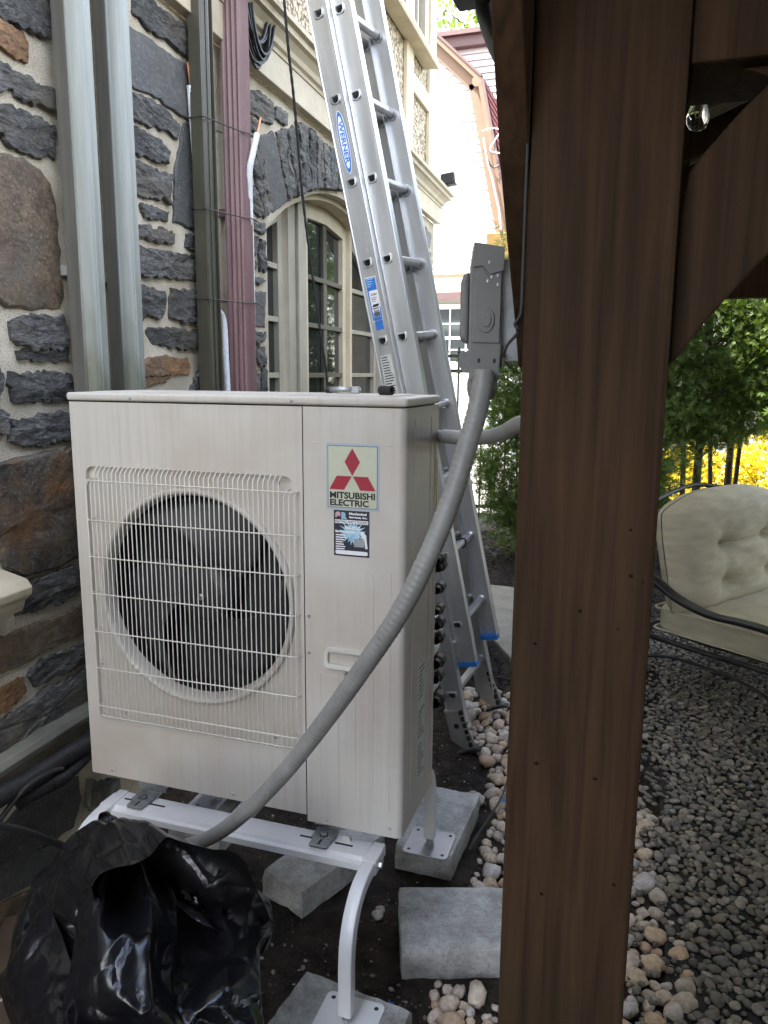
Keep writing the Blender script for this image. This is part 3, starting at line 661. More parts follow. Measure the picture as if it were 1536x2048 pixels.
def trim(y0, y1, z0, z1, x1=.0, m_='cream', name='trim_board', x0=-.028): return MB().bx(x0, x1, y0, y1, z0, z1).build(name, MA[m_], house, bevel=.003)
trim(WY0, WY1-.002, ZS+.006, ZS+.135, .004)                       # bottom rail
trim(4.20, 4.40, ZS+.137, ZT-.002)                                # stud
trim(4.93, WY1-.004, ZS+.137, ZT-.002)                              # corner board
trim(1.6, 1.78, ZS+.137, ZT-.002); trim(-.6, -.42, ZS+.137, ZT-.002)
trim(4.402, 4.928, 3.58+G-.30, 3.58+G-.17, -.002)
# upper window: sill, casing and sash just enter the picture
wn = MB().bx(-.027, .03, 3.55, 3.66, 3.66+G, 5.6).bx(-.027, .03, 4.62, 4.73, 3.66+G, 5.6).bx(-.027, .03, 3.66, 4.62, 5.45, 5.6).build('window', MA['taupe'], house, bevel=.004)
MB().prism([(-.02, 3.56+G), (.10, 3.555+G), (.11, 3.575+G), (.10, 3.61+G), (-.02, 3.655+G)], 1, 3.48, 4.80).build('sill', MA['cream'], wn, bevel=.003)
MB().bx(-.025, -.018, 3.665, 4.615, 3.665+G, 5.445).build('pane', MA['glass'], wn)
for yb in (3.80, 4.14, 4.48): MB().bx(-.017, .008, yb-.02, yb+.02, 3.67+G, 5.44).build('muntin', MA['taupe'], wn)
# arched casement window set back in the stone
XW = -.18
win = MB()
pts_o = arc; 
def arch_band(mb, d0, d1, x0, x1, nseg=24):
    vs = []
    for d in (d0, d1):
        for i in range(nseg+1):
            t = -1+2*i/nseg; a = math.asin(AHW/AR)*t
            y = AC_+(AR-d)*sin(a); zz = ASP+ARISE-AR+(AR-d)*cos(a)
            vs += [(x0, y, zz), (x1, y, zz)]
    n_ = (nseg+1)*2; fs = []
    for i in range(nseg):
        a = 2*i
        fs += [(a, a+1, a+3, a+2), (n_+a, n_+a+2, n_+a+3, n_+a+1), (a+1, n_+a+1, n_+a+3, a+3), (a, a+2, n_+a+2, n_+a)]
    mb.add(vs, fs)
arch_band(win, -.004, .045, XW-.06, -.035)
arch_band(win, .045, .075, XW-.06, -.09)
window = win.build('window', MA['cream'], house, smooth=40)
def wp(name, mb, m_='taupe', b=.003): return mb.build(name, MA[m_], window, bevel=b)
def zt(y): return arch_z(min(max(y, AY0), AY1))-.076
def upright(y0, y1, x0, x1, z0=AZ0+.05, m_='taupe', name='mullion', drop=0):
    return wp(name, MB().prism([(y0, z0), (y1, z0), (y1, zt(y1)-drop), (y0, zt(y0)-drop)], 0, x0, x1), m_)
wp('sill', MB().prism([(-.45, AZ0), (.07, AZ0), (.075, AZ0+.02), (.065, AZ0+.045), (-.45, AZ0+.065)], 1, AY0+.003, AY1-.003), 'cream')
upright(AY0+.003, AY0+.06, XW-.07, XW+.02, name='jamb'); upright(AY1-.06, AY1-.003, XW-.07, XW+.02, name='jamb')
units = [(AY0+.062, 2.30), (2.62, 3.35), (3.43, 4.06)]
upright(2.34, 2.60, XW-.07, XW+.015); upright(2.44, 2.50, XW+.016, XW+.035, m_='taupe', name='bead')
upright(3.375, 3.41, XW-.07, XW+.02, m_='cream')
RZ = [AZ0+.08, 1.14+G, 1.44+G, 1.72+G]
for ui, (y0, y1) in enumerate(units):
    cm = 'cream' if ui == 1 else 'taupe'; st = .055
    fx0, fx1 = XW-.055, XW-.005
    sash = MB()
    sash.prism([(y0, AZ0+.07), (y0+st, AZ0+.07), (y0+st, zt(y0+st)-.004), (y0, zt(y0)-.004)], 0, fx0, fx1)
    sash.prism([(y1-st, AZ0+.07), (y1, AZ0+.07), (y1, zt(y1)-.004), (y1-st, zt(y1-st)-.004)], 0, fx0, fx1)
    m1 = (y0+y1)/2
    sash.prism([(y0+st, zt(y0+st)-.09), (m1, zt(m1)-.09), (y1-st, zt(y1-st)-.09), (y1-st, zt(y1-st)-.004), (m1, zt(m1)-.004), (y0+st, zt(y0+st)-.004)], 0, fx0, fx1)
    sash.bx(fx0, fx1, y0+st, y1-st, AZ0+.07, AZ0+.13)
    sash = wp('sash', sash, cm)
    MB().prism([(y0+st, AZ0+.13), (y1-st, AZ0+.13), (y1-st, zt(y1-st)-.09), (m1, zt(m1)-.09), (y0+st, zt(y0+st)-.09)], 0, fx0+.012, fx0+.018).build('pane', MA['glass'], window)
    for zz in RZ[1:]: wp('muntin', MB().bx(fx0+.022, fx1-.004, y0+st, y1-st, zz-.014, zz+.014), 'taupe' if ui != 1 else 'olive', .002)
    if ui == 1: wp('muntin', MB().bx(fx0+.020, fx1-.008, m1-.03, m1+.03, AZ0+.132, zt(m1)-.095), 'olive', .002)
# sill and casing of the next window along the wall
MB().prism([(-.03, .495+G), (.062, .497+G), (.070, .515+G), (.074, .53+G), (.098, .548+G), (.102, .57+G), (.085, .592+G), (-.03, .62+G)], 1, -1.5, -.075).build('window_sill', MA['cream'], house, bevel=.004)
MB().bx(-.03, .02, -1.40, -1.30, .66+G, 2.0).bx(-.03, .02, -.52, -.42, .66+G, 2.0).bx(-.03, .02, -1.30, -.52, 1.9, 2.0).bx(-.03, -.01, -1.30, -.52, .66+G, 1.9).build('window_casing', MA['cream'], house, bevel=.004)
# ledge over the pipework at the foot of the wall
MB().prism([(.0, .06+G), (.055, .055+G), (.06, .075+G), (.05, .092+G), (.0, .105+G)], 1, -1.5, 1.15).build('ledge', mat('ledge_paint', (.17, .165, .13), .6, var=.25, scale=12), house, bevel=.002)

# ================================================================ THINGS ON THE FACADE
def wthing(name, s, z, label, cat, group=None):
    o = thing(name, wall_world(s, z), label, cat, group, rz=WA); BASE[o.name] = Vector((0, s, z)); return o
def wsolo(mb, name, m_, s, z, label, cat, group=None, **kw):
    """one-mesh thing on the facade"""
    o = mb.build(name, MA[m_], None, base=(0, s, z), **kw); o.location = wall_world(s, z); o.rotation_euler = (0, 0, WA)
    return tag(o, label, cat, group)
# two sage line-set covers
def cover(s0, label, z0=.35):
    t = wthing('pipe_cover', s0, z0, label, 'pipe cover', 'sage pipe covers on the wall')
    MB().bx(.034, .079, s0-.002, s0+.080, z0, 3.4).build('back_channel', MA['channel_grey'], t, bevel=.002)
    w_ = .078
    pr = [(.0795, -.003), (.083, -.003), (.0835, .003), (.086, .004), (.092, .005), (.106, .012), (.113, .022), (.114, .030), (.117, .032), (.117, .036), (.114, .038), (.113, .068), (.108, .075), (.096, w_), (.0795, w_)]
    MB().prism([(x, s0+y) for x, y in pr], 2, z0+.002, 3.4).build('front_cover', MA['sage'], t, smooth=25)
    for zz in (.9, 1.9, 2.9): MB().bx(-.02, .034, s0+.01, s0+.07, zz, zz+.03).build('clip', MA['sage'], t)
    return t
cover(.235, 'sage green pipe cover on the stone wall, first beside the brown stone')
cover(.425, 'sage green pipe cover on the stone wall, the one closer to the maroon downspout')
# open olive channel with a conduit in it
t = wthing('pipe_channel', .995, .3, 'dark olive pipe channel strapped beside the maroon downspout', 'pipe cover')
s0 = .985
MB().prism([(x, s0+y) for x, y in ((.034, 0), (.082, 0), (.082, .004), (.040, .004), (.040, .096), (.082, .096), (.082, .10), (.034, .10))], 2, .3, 3.3).build('channel', MA['olive'], t)
MB().prism([(x+.068, s0+.03+y) for x, y in circ(.016, 14)], 2, .32, 3.28).build('conduit', MA['olive'], t, smooth=50)
MB().prism([(x+.066, s0+.066+y) for x, y in rrect(.03, .022, .006)], 2, .32, 3.28).build('inner_pipe', MA['olive'], t, smooth=50)
for zz in (.6, 1.8, 2.6): MB().bx(-.02, .034, s0+.03, s0+.06, zz, zz+.03).build('clip', MA['galv'], t)
# maroon corrugated downspout
t = wthing('downspout', 1.27, .05, 'maroon corrugated metal downspout with water streaks on the stone wall', 'downspout')
s0, dx, wd = 1.225, .085, .098
pr = []
def ribs(p0, p1, nrm, n=4, d=.006):
    o = []
    for i in range(n*4+1):
        u_ = i/(n*4); k_ = (i % 4); off = -d if k_ == 2 else (0 if k_ == 0 else (-d*.7 if k_ else 0))
        o.append((p0[0]+(p1[0]-p0[0])*u_+nrm[0]*off, p0[1]+(p1[1]-p0[1])*u_+nrm[1]*off))
    return o
x0 = .036
pr = [(x0, s0)]+ribs((x0+.008, s0), (x0+dx-.010, s0), (0, -1), 3)+[(x0+dx-.003, s0+.003)]+ribs((x0+dx, s0+.010), (x0+dx, s0+wd-.010), (1, 0), 4)+[(x0+dx-.003, s0+wd-.003), (x0+dx-.01, s0+wd), (x0, s0+wd)]
MB().prism(pr, 2, .05, 1.905).build('lower_pipe', MA['maroon'], t, smooth=18)
c_ = (x0+dx/2, s0+wd/2)
MB().prism([(c_[0]+(a-c_[0])*.965, c_[1]+(b-c_[1])*.965) for a, b in pr], 2, 1.88, 3.6).build('upper_pipe', MA['maroon'], t, smooth=18)
for zz in (1.0, 2.25): MB().bx(-.02, x0, s0+.02, s0+.08, zz, zz+.03).build('wall_strap', MA['maroon'], t)
# nylon ties round both
def tie(zl, zr, tail):
    a, b = .978, 1.335
    pth_ = [(.09, a, zl), (.124, s0+.0, zl+(zr-zl)*.6), (.128, s0+.05, zr), (.126, b-.006, zr), (.036, b-.002, zr+.01), (.030, 1.1, zl), (.030, a, zl)]
    t_ = MB().tube(pth_, .0026, 6, closed=True)
    if tail: t_.tube([(.126, b-.006, zr), (.12, b+.05, zr-.004), (.10, b+.10, zr-.012)], .0022, 6)
    return t_
for zz, dz, tl, where in ((2.55, .02, False, 'just below the cream frieze'), (1.78+G-.02, .02, True, 'by the white pipe top'), (1.43+G-.0, .012, True, 'level with the window head')):
    wsolo(tie(zz, zz+dz, tl), 'cable_tie', 'black', 1.1, zz, 'thin black tie round the downspout and channel '+where, 'tie', 'black ties on the downspout', smooth=60)
# insulated copper lines
def line_set(px, label, out, extra):
    P = [wall_pt(x, y, o) for x, y, o in px]
    s, z = P[0][1], P[-1][2]
    t = wthing('insulated_pipe', s, z, label, 'pipe', 'white insulated copper pipes')
    pth = smooth_path(P, 10); rr = [.0125*(1+.06*(i % 2)) for i in range(len(pth))]
    MB().tube(pth, rr, 10).build('insulation', MA['foam_white'], t, smooth=50)
    a, b = Vector(P[0]), Vector(P[1]); d = (a-b).normalized()
    MB().tube([a-d*.05, a+d*.03, a+d*.055+Vector(extra)*.02], .0045, 8).build('copper_pipe', MA['copper'], t, smooth=50)
    return t
line_set([(380, 172, .03), (384, 230, .03), (392, 330, .028), (400, 440, .024), (428, 600, .02), (447, 640, .03), (452, 720, .05), (456, 790, .06), (458, 840, .06)], 'white insulated copper pipe standing between the grey slab and the olive channel', 0, (0, -.6, 1))
line_set([(514, 268, .14), (505, 310, .135), (499, 345, .125), (500, 420, .11), (503, 540, .10), (505, 660, .095), (506, 790, .09), (507, 850, .09)], 'white insulated copper pipe hugging the maroon downspout beside the arch stones', 0, (0, .5, 1))
# hanging rope and coil of cable
P = [wall_pt(x, y, o) for x, y, o in ((563, -60, .16), (570, 20, .17), (577, 100, .18), (588, 200, .18), (597, 300, .185), (606, 400, .19), (622, 530, .20), (640, 660, .22), (655, 772, .24))]
P += [(.25, P[-1][1]+.03, 1.1), (.25, P[-1][1]+.05, .5), (.2, P[-1][1]+.06, .02)]
pth = smooth_path(P, 14)
wsolo(MB().tube(pth, [.0062*(1+.16*sin(i*2.1)) for i in range(len(pth))], 7), 'hanging_rope', 'rope', P[0][1], 0, 'black rope hanging down in front of the arched window', 'rope', smooth=70)
t = wthing('cable_coil', 1.75, 2.74+G, 'coil of black cable tied up on the stucco above the moulding', 'cable')
for k in range(17):
    c0 = on_wall(512+R.uniform(-16, 10), -34+R.uniform(-10, 8), .05); a_, b_ = R.uniform(.09, .17), R.uniform(.22, .33); ph = R.uniform(-.2, .2)
    lp = [(.03+.004*k, c0[0]+a_*cos(q)+.08*ph*sin(q), c0[1]+b_*sin(q)) for q in [2*pi*i/28 for i in range(28)]]
    MB().tube(lp, R.uniform(.005, .0085), 6, closed=True).build('cable', MA['black'], t, smooth=60)
lp = [wall_pt(x, y, .06) for x, y in ((527, 14), (545, 15), (562, 22), (578, 38), (588, 62), (585, 82), (579, 96))]
MB().tube(smooth_path(lp, 6), .0045, 6).build('cable', MA['black'], t, smooth=60)
lp = [wall_pt(x, y, .07) for x, y in ((541, -10), (550, 10), (553, 35), (551, 55), (546, 68))]
MB().tube(smooth_path(lp, 6), .006, 6).build('cable', MA['black'], t, smooth=60)
lp = [wall_pt(x, y, .07) for x, y in ((532, -20), (533, 10), (532, 25), (528, 42))]
MB().tube(lp, .012, 8).build('cable_tie', MA['rubber'], t, smooth=60)
# stray wire along the moulding
lp = [wall_pt(x, y, .05) for x, y in ((614, 140), (630, 155), (645, 175), (655, 195), (665, 210))]
wsolo(MB().tube(smooth_path(lp, 6), .004, 6), 'wire', 'black', lp[0][1], lp[0][2], 'short black wire running along the top of the cream moulding', 'wire', smooth=60)
# flood lamp on the corner
sA = 5.02; zA = 2.765+G
t = wthing('flood_lamp', sA, zA, 'small dark flood lamp on an arm at the house corner', 'lamp')
MB().lathe([(0, 0), (.045, 0), (.045, .02), (.03, .028), (0, .028)], 16, (.004, sA, zA), 0).build('mount', MA['iron'], t, smooth=40)
MB().tube([(.03, sA, zA), (.07, sA+.01, zA), (.085, sA+.01, zA)], .014, 10).build('arm', MA['iron'], t, smooth=50)
Mx = Matrix.Translation((.155, sA+.01, zA+.0)) @ Matrix.Rotation(-.12, 4, 'Y')
hd = MB().bx(-.065, .055, -.05, .05, -.045, .05, Mx).build('head', MA['iron'], t, bevel=.012)
MB().bx(.056, .059, -.042, .042, -.038, .043, Mx).build('lens', MA['label_grey'], hd)
MB().tube(smooth_path([(.06, sA+.02, zA), (.05, sA+.03, zA-.08), (.03, sA+.02, zA-.06), (.02, sA+.02, zA-.16), (.025, sA+.03, zA-.26)], 5), .004, 6).build('cord', MA['black'], t, smooth=60)
# black pipework along the foot of the wall
def wtube(name, m_, pts, r, label, cat, wrap=0, n=12):
    P = [wall_pt(x, y, o) for x, y, o in pts]; first = min(P, key=lambda p: p[2])
    pth = smooth_path(P, 12); rr = [r*(1+wrap*noise.noise(Vector((i*.55, r*90, 0)))) for i in range(len(pth))]
    return wsolo(MB().tube(pth, rr, n), name, m_, first[1], first[2], label, cat, smooth=50)
wtube('insulated_pipe', 'rubber', [(-150, 1680, .085), (-60, 1622, .085), (0, 1592, .085), (60, 1560, .085), (120, 1520, .085), (180, 1484, .085), (300, 1420, .085)], .029, 'thick black insulated pipe under the ledge along the wall', 'pipe', .10)
wtube('insulated_pipe', 'rubber', [(30, 1610, .07), (60, 1590, .09), (95, 1572, .10), (130, 1552, .10), (165, 1518, .09), (200, 1490, .08), (300, 1440, .08)], .021, 'thinner black taped pipe sagging below the thick one', 'pipe', .18)
wtube('cable', 'rubber', [(-40, 1700, .10), (0, 1640, .10), (30, 1600, .105), (60, 1568, .125), (100, 1545, .13), (125, 1538, .125)], .0075, 'thin black cable tied over the taped pipe', 'cable')
wtube('cable', 'rubber', [(-120, 1628, .16), (0, 1652, .16), (40, 1660, .165), (90, 1678, .17), (140, 1700, .16), (200, 1745, .10)], .0105, 'double black cable slung along the foundation stones', 'cable')

# ================================================================ OUTDOOR UNIT
ac = thing('outdoor_unit', (.475, .15, G), 'ivory outdoor heat pump unit with one large fan grille, on a white stand', 'heat pump')
AH = 1.074; D = .30
def Z(z): return z+G
rx0, rx1, rz0, rz1 = .044, .660, .178, .902
mb = MB()                                              # left front panel with its recess
def quad(a, b, c, d): mb.add([a, b, c, d], [(0, 1, 2, 3)])
X0, X1 = .004, .6865
o_ = [(X0, 0), (X1, 0), (X1, AH), (X0, AH)]
i_ = rrect(rx1-rx0, rz1-rz0, .022, 5); i_ = [(x+(rx0+rx1)/2, z+(rz0+rz1)/2) for x, z in i_]
ni = len(i_)
vi = [(x, 0, Z(z)) for x, z in i_]; vd = [(x, .014, Z(z)) for x, z in i_]
vo = [(x, 0, Z(z)) for x, z in o_]
mb.add(vo+vi, [])
q = ni//4                                               # rrect starts at +x,+z corner and goes round
def idx(k): return 4+(k % ni)
TR, TL, BL, BR = [4+k for k in range(0, q)], [4+k for k in range(q, 2*q)], [4+k for k in range(2*q, 3*q)], [4+k for k in range(3*q, 4*q)]
F = []
for corner, ring in ((2, TR), (3, TL), (0, BL), (1, BR)):
    for a, b in zip(ring[:-1], ring[1:]): F.append((corner, a, b))
F += [(2, TR[-1], TL[0], 3), (3, TL[-1], BL[0], 0), (0, BL[-1], BR[0], 1), (1, BR[-1], TR[0], 2)]
mb.f += F; mb.mi += [0]*len(F)
nb = len(mb.v); mb.add(vd, [])
F = [(idx(k), idx(k+1), nb+(k+1) % ni, nb+k) for k in range(ni)]; mb.f += F; mb.mi += [0]*len(F)
CX, CZ, RO = .362, .560, .295                            # recess floor with the round opening
NA = 72; nc = len(mb.v)
mb.add([(CX+RO*cos(2*pi*k/NA), .014, Z(CZ+RO*sin(2*pi*k/NA))) for k in range(NA)], [])
def hit(t):
    dx_, dz_ = cos(t), sin(t); tx = ((rx1 if dx_ > 0 else rx0)-CX)/dx_ if abs(dx_) > 1e-6 else 9; tz = ((rz1 if dz_ > 0 else rz0)-CZ)/dz_ if abs(dz_) > 1e-6 else 9
    s_ = min(tx, tz); return (CX+dx_*s_, .0142, Z(CZ+dz_*s_))
nh = len(mb.v); mb.add([hit(2*pi*k/NA) for k in range(NA)], [])
F = [(nc+k, nc+(k+1) % NA, nh+(k+1) % NA, nh+k) for k in range(NA)]; mb.f += F; mb.mi += [0]*len(F)
for ca, cb in (((rx1, rz1), (rx1, rz1)),): pass
for cx_, cz_ in ((rx0, rz0), (rx1, rz0), (rx1, rz1), (rx0, rz1)):
    a = atan2(cz_-CZ, cx_-CX) % (2*pi); k = int(a/(2*pi/NA)); p1, p2 = hit(2*pi*k/NA), hit(2*pi*(k+1)/NA)
    mb.add([p1, p2, (cx_, .0142, Z(cz_))], [(0, 1, 2)])
mb.add([(X0, 0, Z(0)), (X0, 0, Z(AH)), (0, .004, Z(AH)), (0, .004, Z(0)), (0, D, Z(AH)), (0, D, Z(0))], [(0, 1, 2, 3), (3, 2, 4, 5)])
mb.add([(X0, 0, Z(0)), (X1, 0, Z(0)), (X1, .02, Z(0)), (X0, .02, Z(0))], [(0, 1, 2, 3)])
mb.add([(X1, 0, Z(0)), (X1, 0, Z(AH)), (X1, .02, Z(AH)), (X1, .02, Z(0))], [(0, 1, 2, 3)])
fp = mb.build('front_panel', MA['paint'], ac, smooth=30)
sh = MB().lathe([(RO+.002, .0145), (RO+.001, .002), (RO-.004, -.002), (RO-.011, -.001), (RO-.015, .006), (RO-.019, .020), (RO-.021, .040)], 80, (CX, 0, Z(CZ)), 1)
sh.build('bell_mouth', MA['paint'], ac, smooth=60)
MB().lathe([(RO-.0208, .0405), (RO-.006, .05), (RO-.006, .139)], 64, (CX, 0, Z(CZ)), 1).build('throat_shade', MA['dark_in'], ac, smooth=60)  # black sleeve paints in the shade inside the fan throat
MB().bx(.01, .685, .14, .285, Z(.02), Z(1.06)).build('coil', MA['dark_in'], ac)
# service panel wrapping the corner
rr_ = .018; pr = [(.6895, .0), (.95-rr_, .0)]+[(.95-rr_+rr_*sin(pi/2*i/6), rr_-rr_*cos(pi/2*i/6)) for i in range(1, 7)]+[(.95, D), (.94, D), (.94, .012), (.6895, .012)]
MB().prism(pr, 2, Z(-.018), Z(AH)).build('service_panel', MA['paint'], ac, smooth=35)
MB().bx(.688, .938, .016, .29, Z(.0), Z(1.06)).build('housing', MA['dark_in'], ac)
MB().bx(.003, .939, .29, D, Z(.0), Z(AH)).build('rear_guard', MA['wire'], ac)
MB().bx(.003, .939, .022, .289, Z(.0), Z(.014)).build('base_pan', MA['galv'], ac)
lid = MB().bx(-.004, .954, -.004, D+.004, Z(AH+.003), Z(AH+.0245)).build('lid', MA['paint'], ac, bevel=.008, seg=4)
MB().prism([(x+.47, y+.15) for x, y in rrect(.86, .24, .03, 4)], 2, Z(AH+.024), Z(AH+.027)).build('raised_panel', MA['paint'], lid, bevel=.002)
MB().bx(.01, .94, .01, D-.01, Z(AH), Z(AH+.004)).build('lid_gap', MA['dark_in'], lid)
# wire guard
g = MB(); wr = .0017
zt0, zb0 = .876, .212; nW = 45
for i in range(nW):
    x = .058+(.672-.058)*i/(nW-1)
    short = i < 2 or i > nW-4
    top = .866 if short else .902
    g.tube([(x, .012, Z(top+.004)), (x, -.006, Z(top)), (x, -.020, Z(top-.014)), (x, -.020, Z(.20)), (x, -.014, Z(.187)), (x, .010, Z(.181))], wr, 5, caps=False)
for zz in (.866, .758, .656, .552, .444, .337, .224):
    g.tube([(.054, .010, Z(zz)), (.056, -.016, Z(zz)), (.064, -.0225, Z(zz)), (.664, -.0225, Z(zz)), (.674, -.016, Z(zz)), (.678, .010, Z(zz))], wr*1.1, 5, caps=False)
g.tube([(.064, -.0225, Z(.195)), (.666, -.0225, Z(.195))], wr*1.1, 5)
g.build('wire_guard', MA['wire'], ac, smooth=60)
# fan
fan = MB().lathe([(0, .045), (.05, .045), (.075, .052), (.085, .066), (.086, .115)], 32, (CX, 0, Z(CZ)), 1).build('fan', MA['fan'], ac, smooth=40)
for b in range(3):
    mb = MB(); nr, na = 9, 14; vs = []
    for i in range(nr):
        r_ = .075+(.266-.075)*i/(nr-1); sw = radians(62+20*i/(nr-1)); st = radians(-8+34*(i/(nr-1))**1.4)
        for j in range(na):
            t_ = j/(na-1); a = st+sw*t_+b*2*pi/3+.5
            y = .100-.075*t_*(.8+.2*i/(nr-1))+.012*sin(pi*t_)
            if i == nr-1: pass
            vs.append((CX+r_*cos(a), y, Z(CZ)+r_*sin(a)))
    fs = [(i*na+j, i*na+j+1, (i+1)*na+j+1, (i+1)*na+j) for i in range(nr-1) for j in range(na-1)]
    mb.add(vs, fs); o = mb.build('blade', MA['fan'], fan, smooth=60); md = o.modifiers.new('solid', 'SOLIDIFY'); md.thickness = .003
MB().lathe([(0, .036), (.006, .036), (.009, .039), (.009, .046)], 12, (CX+.0, 0, Z(CZ-.006)), 1).build('hub_screw', MA['zinc'], fan, smooth=40)
# screws, pressings, handle
def screw(x, z, y=0., r=.0045):
    MB().lathe([(0, -.003), (r*.6, -.003), (r, -.001), (r, .001)], 10, (x, y, Z(z)), 1).build('screw', MA['zinc'], ac, smooth=40)
for x, z in ((.70, .55), (.699, .453), (.072, .016), (.467, .017), (.745, -.004), (.918, .006)): screw(x, z)
for x in (.2, .661): screw(x, AH+.013, -.004)
for x, z in ((.615, .885), (.122, .20), (.596, .20)): screw(x, z, .010, .005)
def press(x0, x1, z0, z1, h_=.0012, y=0.): MB().bx(x0, x1, y-h_, y+.001, Z(z0), Z(z1)).build('pressing', MA['paint'], ac, bevel=.0009)
for x, z0 in ((.72, .055), (.768, .057), (.814, .055), (.861, .059), (.906, .056)): press(x-.012, x+.012, z0, .40 if x < .86 else .68)
for x in (.723, .909): press(x-.009, x+.009, .986, .989, .0016)
for x in (.060, .084, .455, .479): press(x-.0012, x+.0012, .012, .034, .002)
hm = MB()
hx, hz = .800, .4475
oo = [(x+hx, z+hz) for x, z in rrect(.112, .052, .013, 4)]; ii = [(x+hx, z+hz+.002) for x, z in rrect(.092, .032, .006, 4)]
k = len(oo); vs = [(x, -.0, Z(z)) for x, z in oo]+[(x, -.012, Z(hz+(z-hz)*.97)) for x, z in oo]+[(x, -.011, Z(z)) for x, z in ii]+[(x, .0105, Z(hz-.006+(z-hz)*.6)) for x, z in ii]
fs = [(s_*k+j, s_*k+(j+1) % k, (s_+1)*k+(j+1) % k, (s_+1)*k+j) for s_ in range(3) for j in range(k)]+[tuple(3*k+j for j in range(k))]
hm.add(vs, fs); hd = hm.build('handle', MA['wire'], ac, smooth=35)
MB().prism([(x+hx, z+hz-.033) for x, z in rrect(.022, .022, .006, 3)], 1, -.004, .001).build('tab', MA['wire'], hd)
screw(hx, hz-.036, -.004, .005)
for y, z0, z1 in ((.075, .055, 1.045), (.225, .03, 1.045), (.268, .03, 1.0)):   # ribs on the side
    MB().prism([(a+y, b+Z((z0+z1)/2)) for a, b in rrect(.007, z1-z0, .0034, 3)], 0, .949, .9525).build('pressing', MA['paint'], ac, bevel=.0012)
MB().tube([(.952, .12, Z(.70)), (.958, .102, Z(.70)), (.958, .098, Z(.66)), (.958, .12, Z(.64)), (.952, .14, Z(.635))], .003, 6).build('side_handle', MA['wire'], ac, smooth=50)
sd = MB().bx(.95, .9508, .135, .205, Z(.07), Z(.40)).build('rating_label', MA['label_grey'], ac)
for i in range(26):
    zz = .39-.0122*i
    if i in (8, 9, 17): continue
    MB().bx(.9508, .9511, .140, .140+R.uniform(.03, .06), Z(zz-.0035), Z(zz)).build('print_line', MA['ink'], sd)
MB().bx(.95, .9507, .285, .297, Z(.80), Z(.93)).build('warning_label', mat('amber_label', (.55, .36, .03), .5), ac)
# valve caps at the rear
for i, (z_, r_) in enumerate(((.648, .014), (.625, .018), (.561, .016), (.498, .014), (.457, .017), (.415, .017), (.344, .020), (.298, .017), (.228, .024))):
    vx = .932
    c = MB().lathe([(0, .36), (r_*.5, .36), (r_*.55, .352), (r_, .35), (r_, .322), (r_*.7, .318), (r_*.7, .298)], 8, (vx+.022, 0, Z(z_)), 1).build('valve_cap', MA['black'], ac, smooth=30)
MB().tube([(.93, .30, Z(.36)), (.938, .36, Z(.38)), (.93, .42, Z(.42)), (.90, .46, Z(.44))], .013, 10).build('pipe_insulation', MA['foam_white'], ac, smooth=50)
MB().tube([(.93, .30, Z(.25)), (.94, .37, Z(.265)), (.93, .42, Z(.27))], .012, 10).build('pipe_insulation', MA['foam_white'], ac, smooth=50)

# brand badge
def fm(x, z, y): return Matrix.Translation((x, y, Z(z))) @ Matrix.Rotation(pi/2, 4, 'X')     # text plane -> front face
bd = MB().bx(.7495, .886, -.0008, .0005, Z(.828), Z(.989)).build('badge', MA['sticker_edge'], ac)
MB().bx(.754, .881, -.0012, -.0008, Z(.8335), Z(.9835)).build('border', MA['ink'], bd)
MB().bx(.7552, .8798, -.0016, -.0012, Z(.8347), Z(.9823)).build('field', MA['sticker'], bd)
c_x, c_z, a_ = .8175, .911, .0357
def rhomb(pts): MB().prism([(c_x+x*a_, Z(c_z)+z*a_) for x, z in pts], 1, -.0021, -.0016).build('diamond', MA['red'], bd)
h3 = sqrt(3)/2
rhomb([(0, .02), (.55, .95), (0, 1.88), (-.55, .95)])
rhomb([(-.04, -.01), (-1.12, -.01), (-1.66, -.94), (-.58, -.94)]); rhomb([(.04, -.01), (1.12, -.01), (1.66, -.94), (.58, -.94)])
lettering('MITSUBISHI', MA['ink'], bd, fm(.7595, .8555, -.0019), .116, .0165, bold=.0007, size=.02, extrude=.0002)
lettering('ELECTRIC', MA['ink'], bd, fm(.7595, .8375, -.0019), .100, .0160, bold=.0007, size=.02, extrude=.0002)
# service flyer
fl = MB().bx(.769, .861, -.0008, .0005, Z(.7135), Z(.8265)).build('flyer', MA['flyer'], ac)
mb = MB(); c = (.818, Z(.772)); vs = [(c[0], -.0010, c[1])]; nk = 40
for i in range(nk):
    r_ = (.036 if i % 2 else .020)*R.uniform(.8, 1.1); t_ = 2*pi*i/nk; vs.append((c[0]+r_*cos(t_), -.0010, c[1]+r_*sin(t_)*.95))
mb.add(vs, [(0, i+1, (i+1) % nk+1) for i in range(nk)]); mb.build('burst', MA['print_sky'], fl)
lettering('S', MA['pink'], fl, fm(.773, .806, -.0013), .014, .017, bold=.002, size=.02, extrude=.0002)
lettering('R', MA['print_sky'], fl, fm(.789, .805, -.0013), .015, .017, bold=.002, size=.02, extrude=.0002)
lettering('Mechanical', MA['print_white'], fl, fm(.809, .8165, -.0013), .045, .006, bold=.001, size=.02, extrude=.0002)
lettering('Services, Inc.', MA['print_white'], fl, fm(.809, .8075, -.0013), .047, .006, bold=.001, size=.02, extrude=.0002)
MB().bx(.772, .858, -.0012, -.0010, Z(.7945), Z(.8035)).build('strip', MA['print_white'], fl)
lettering('HEATING AND COOLING', MA['ink'], fl, fm(.773, .796, -.0015), .083, .0062, size=.02, extrude=.0002)
lettering('744-3217', MA['print_white'], fl, fm(.797, .780, -.0013), .040, .0085, bold=.001, size=.02, extrude=.0002)
lettering('Services Include:', MA['print_white'], fl, fm(.773, .7715, -.0013), .053, .0065, bold=.001, size=.02, extrude=.0002)
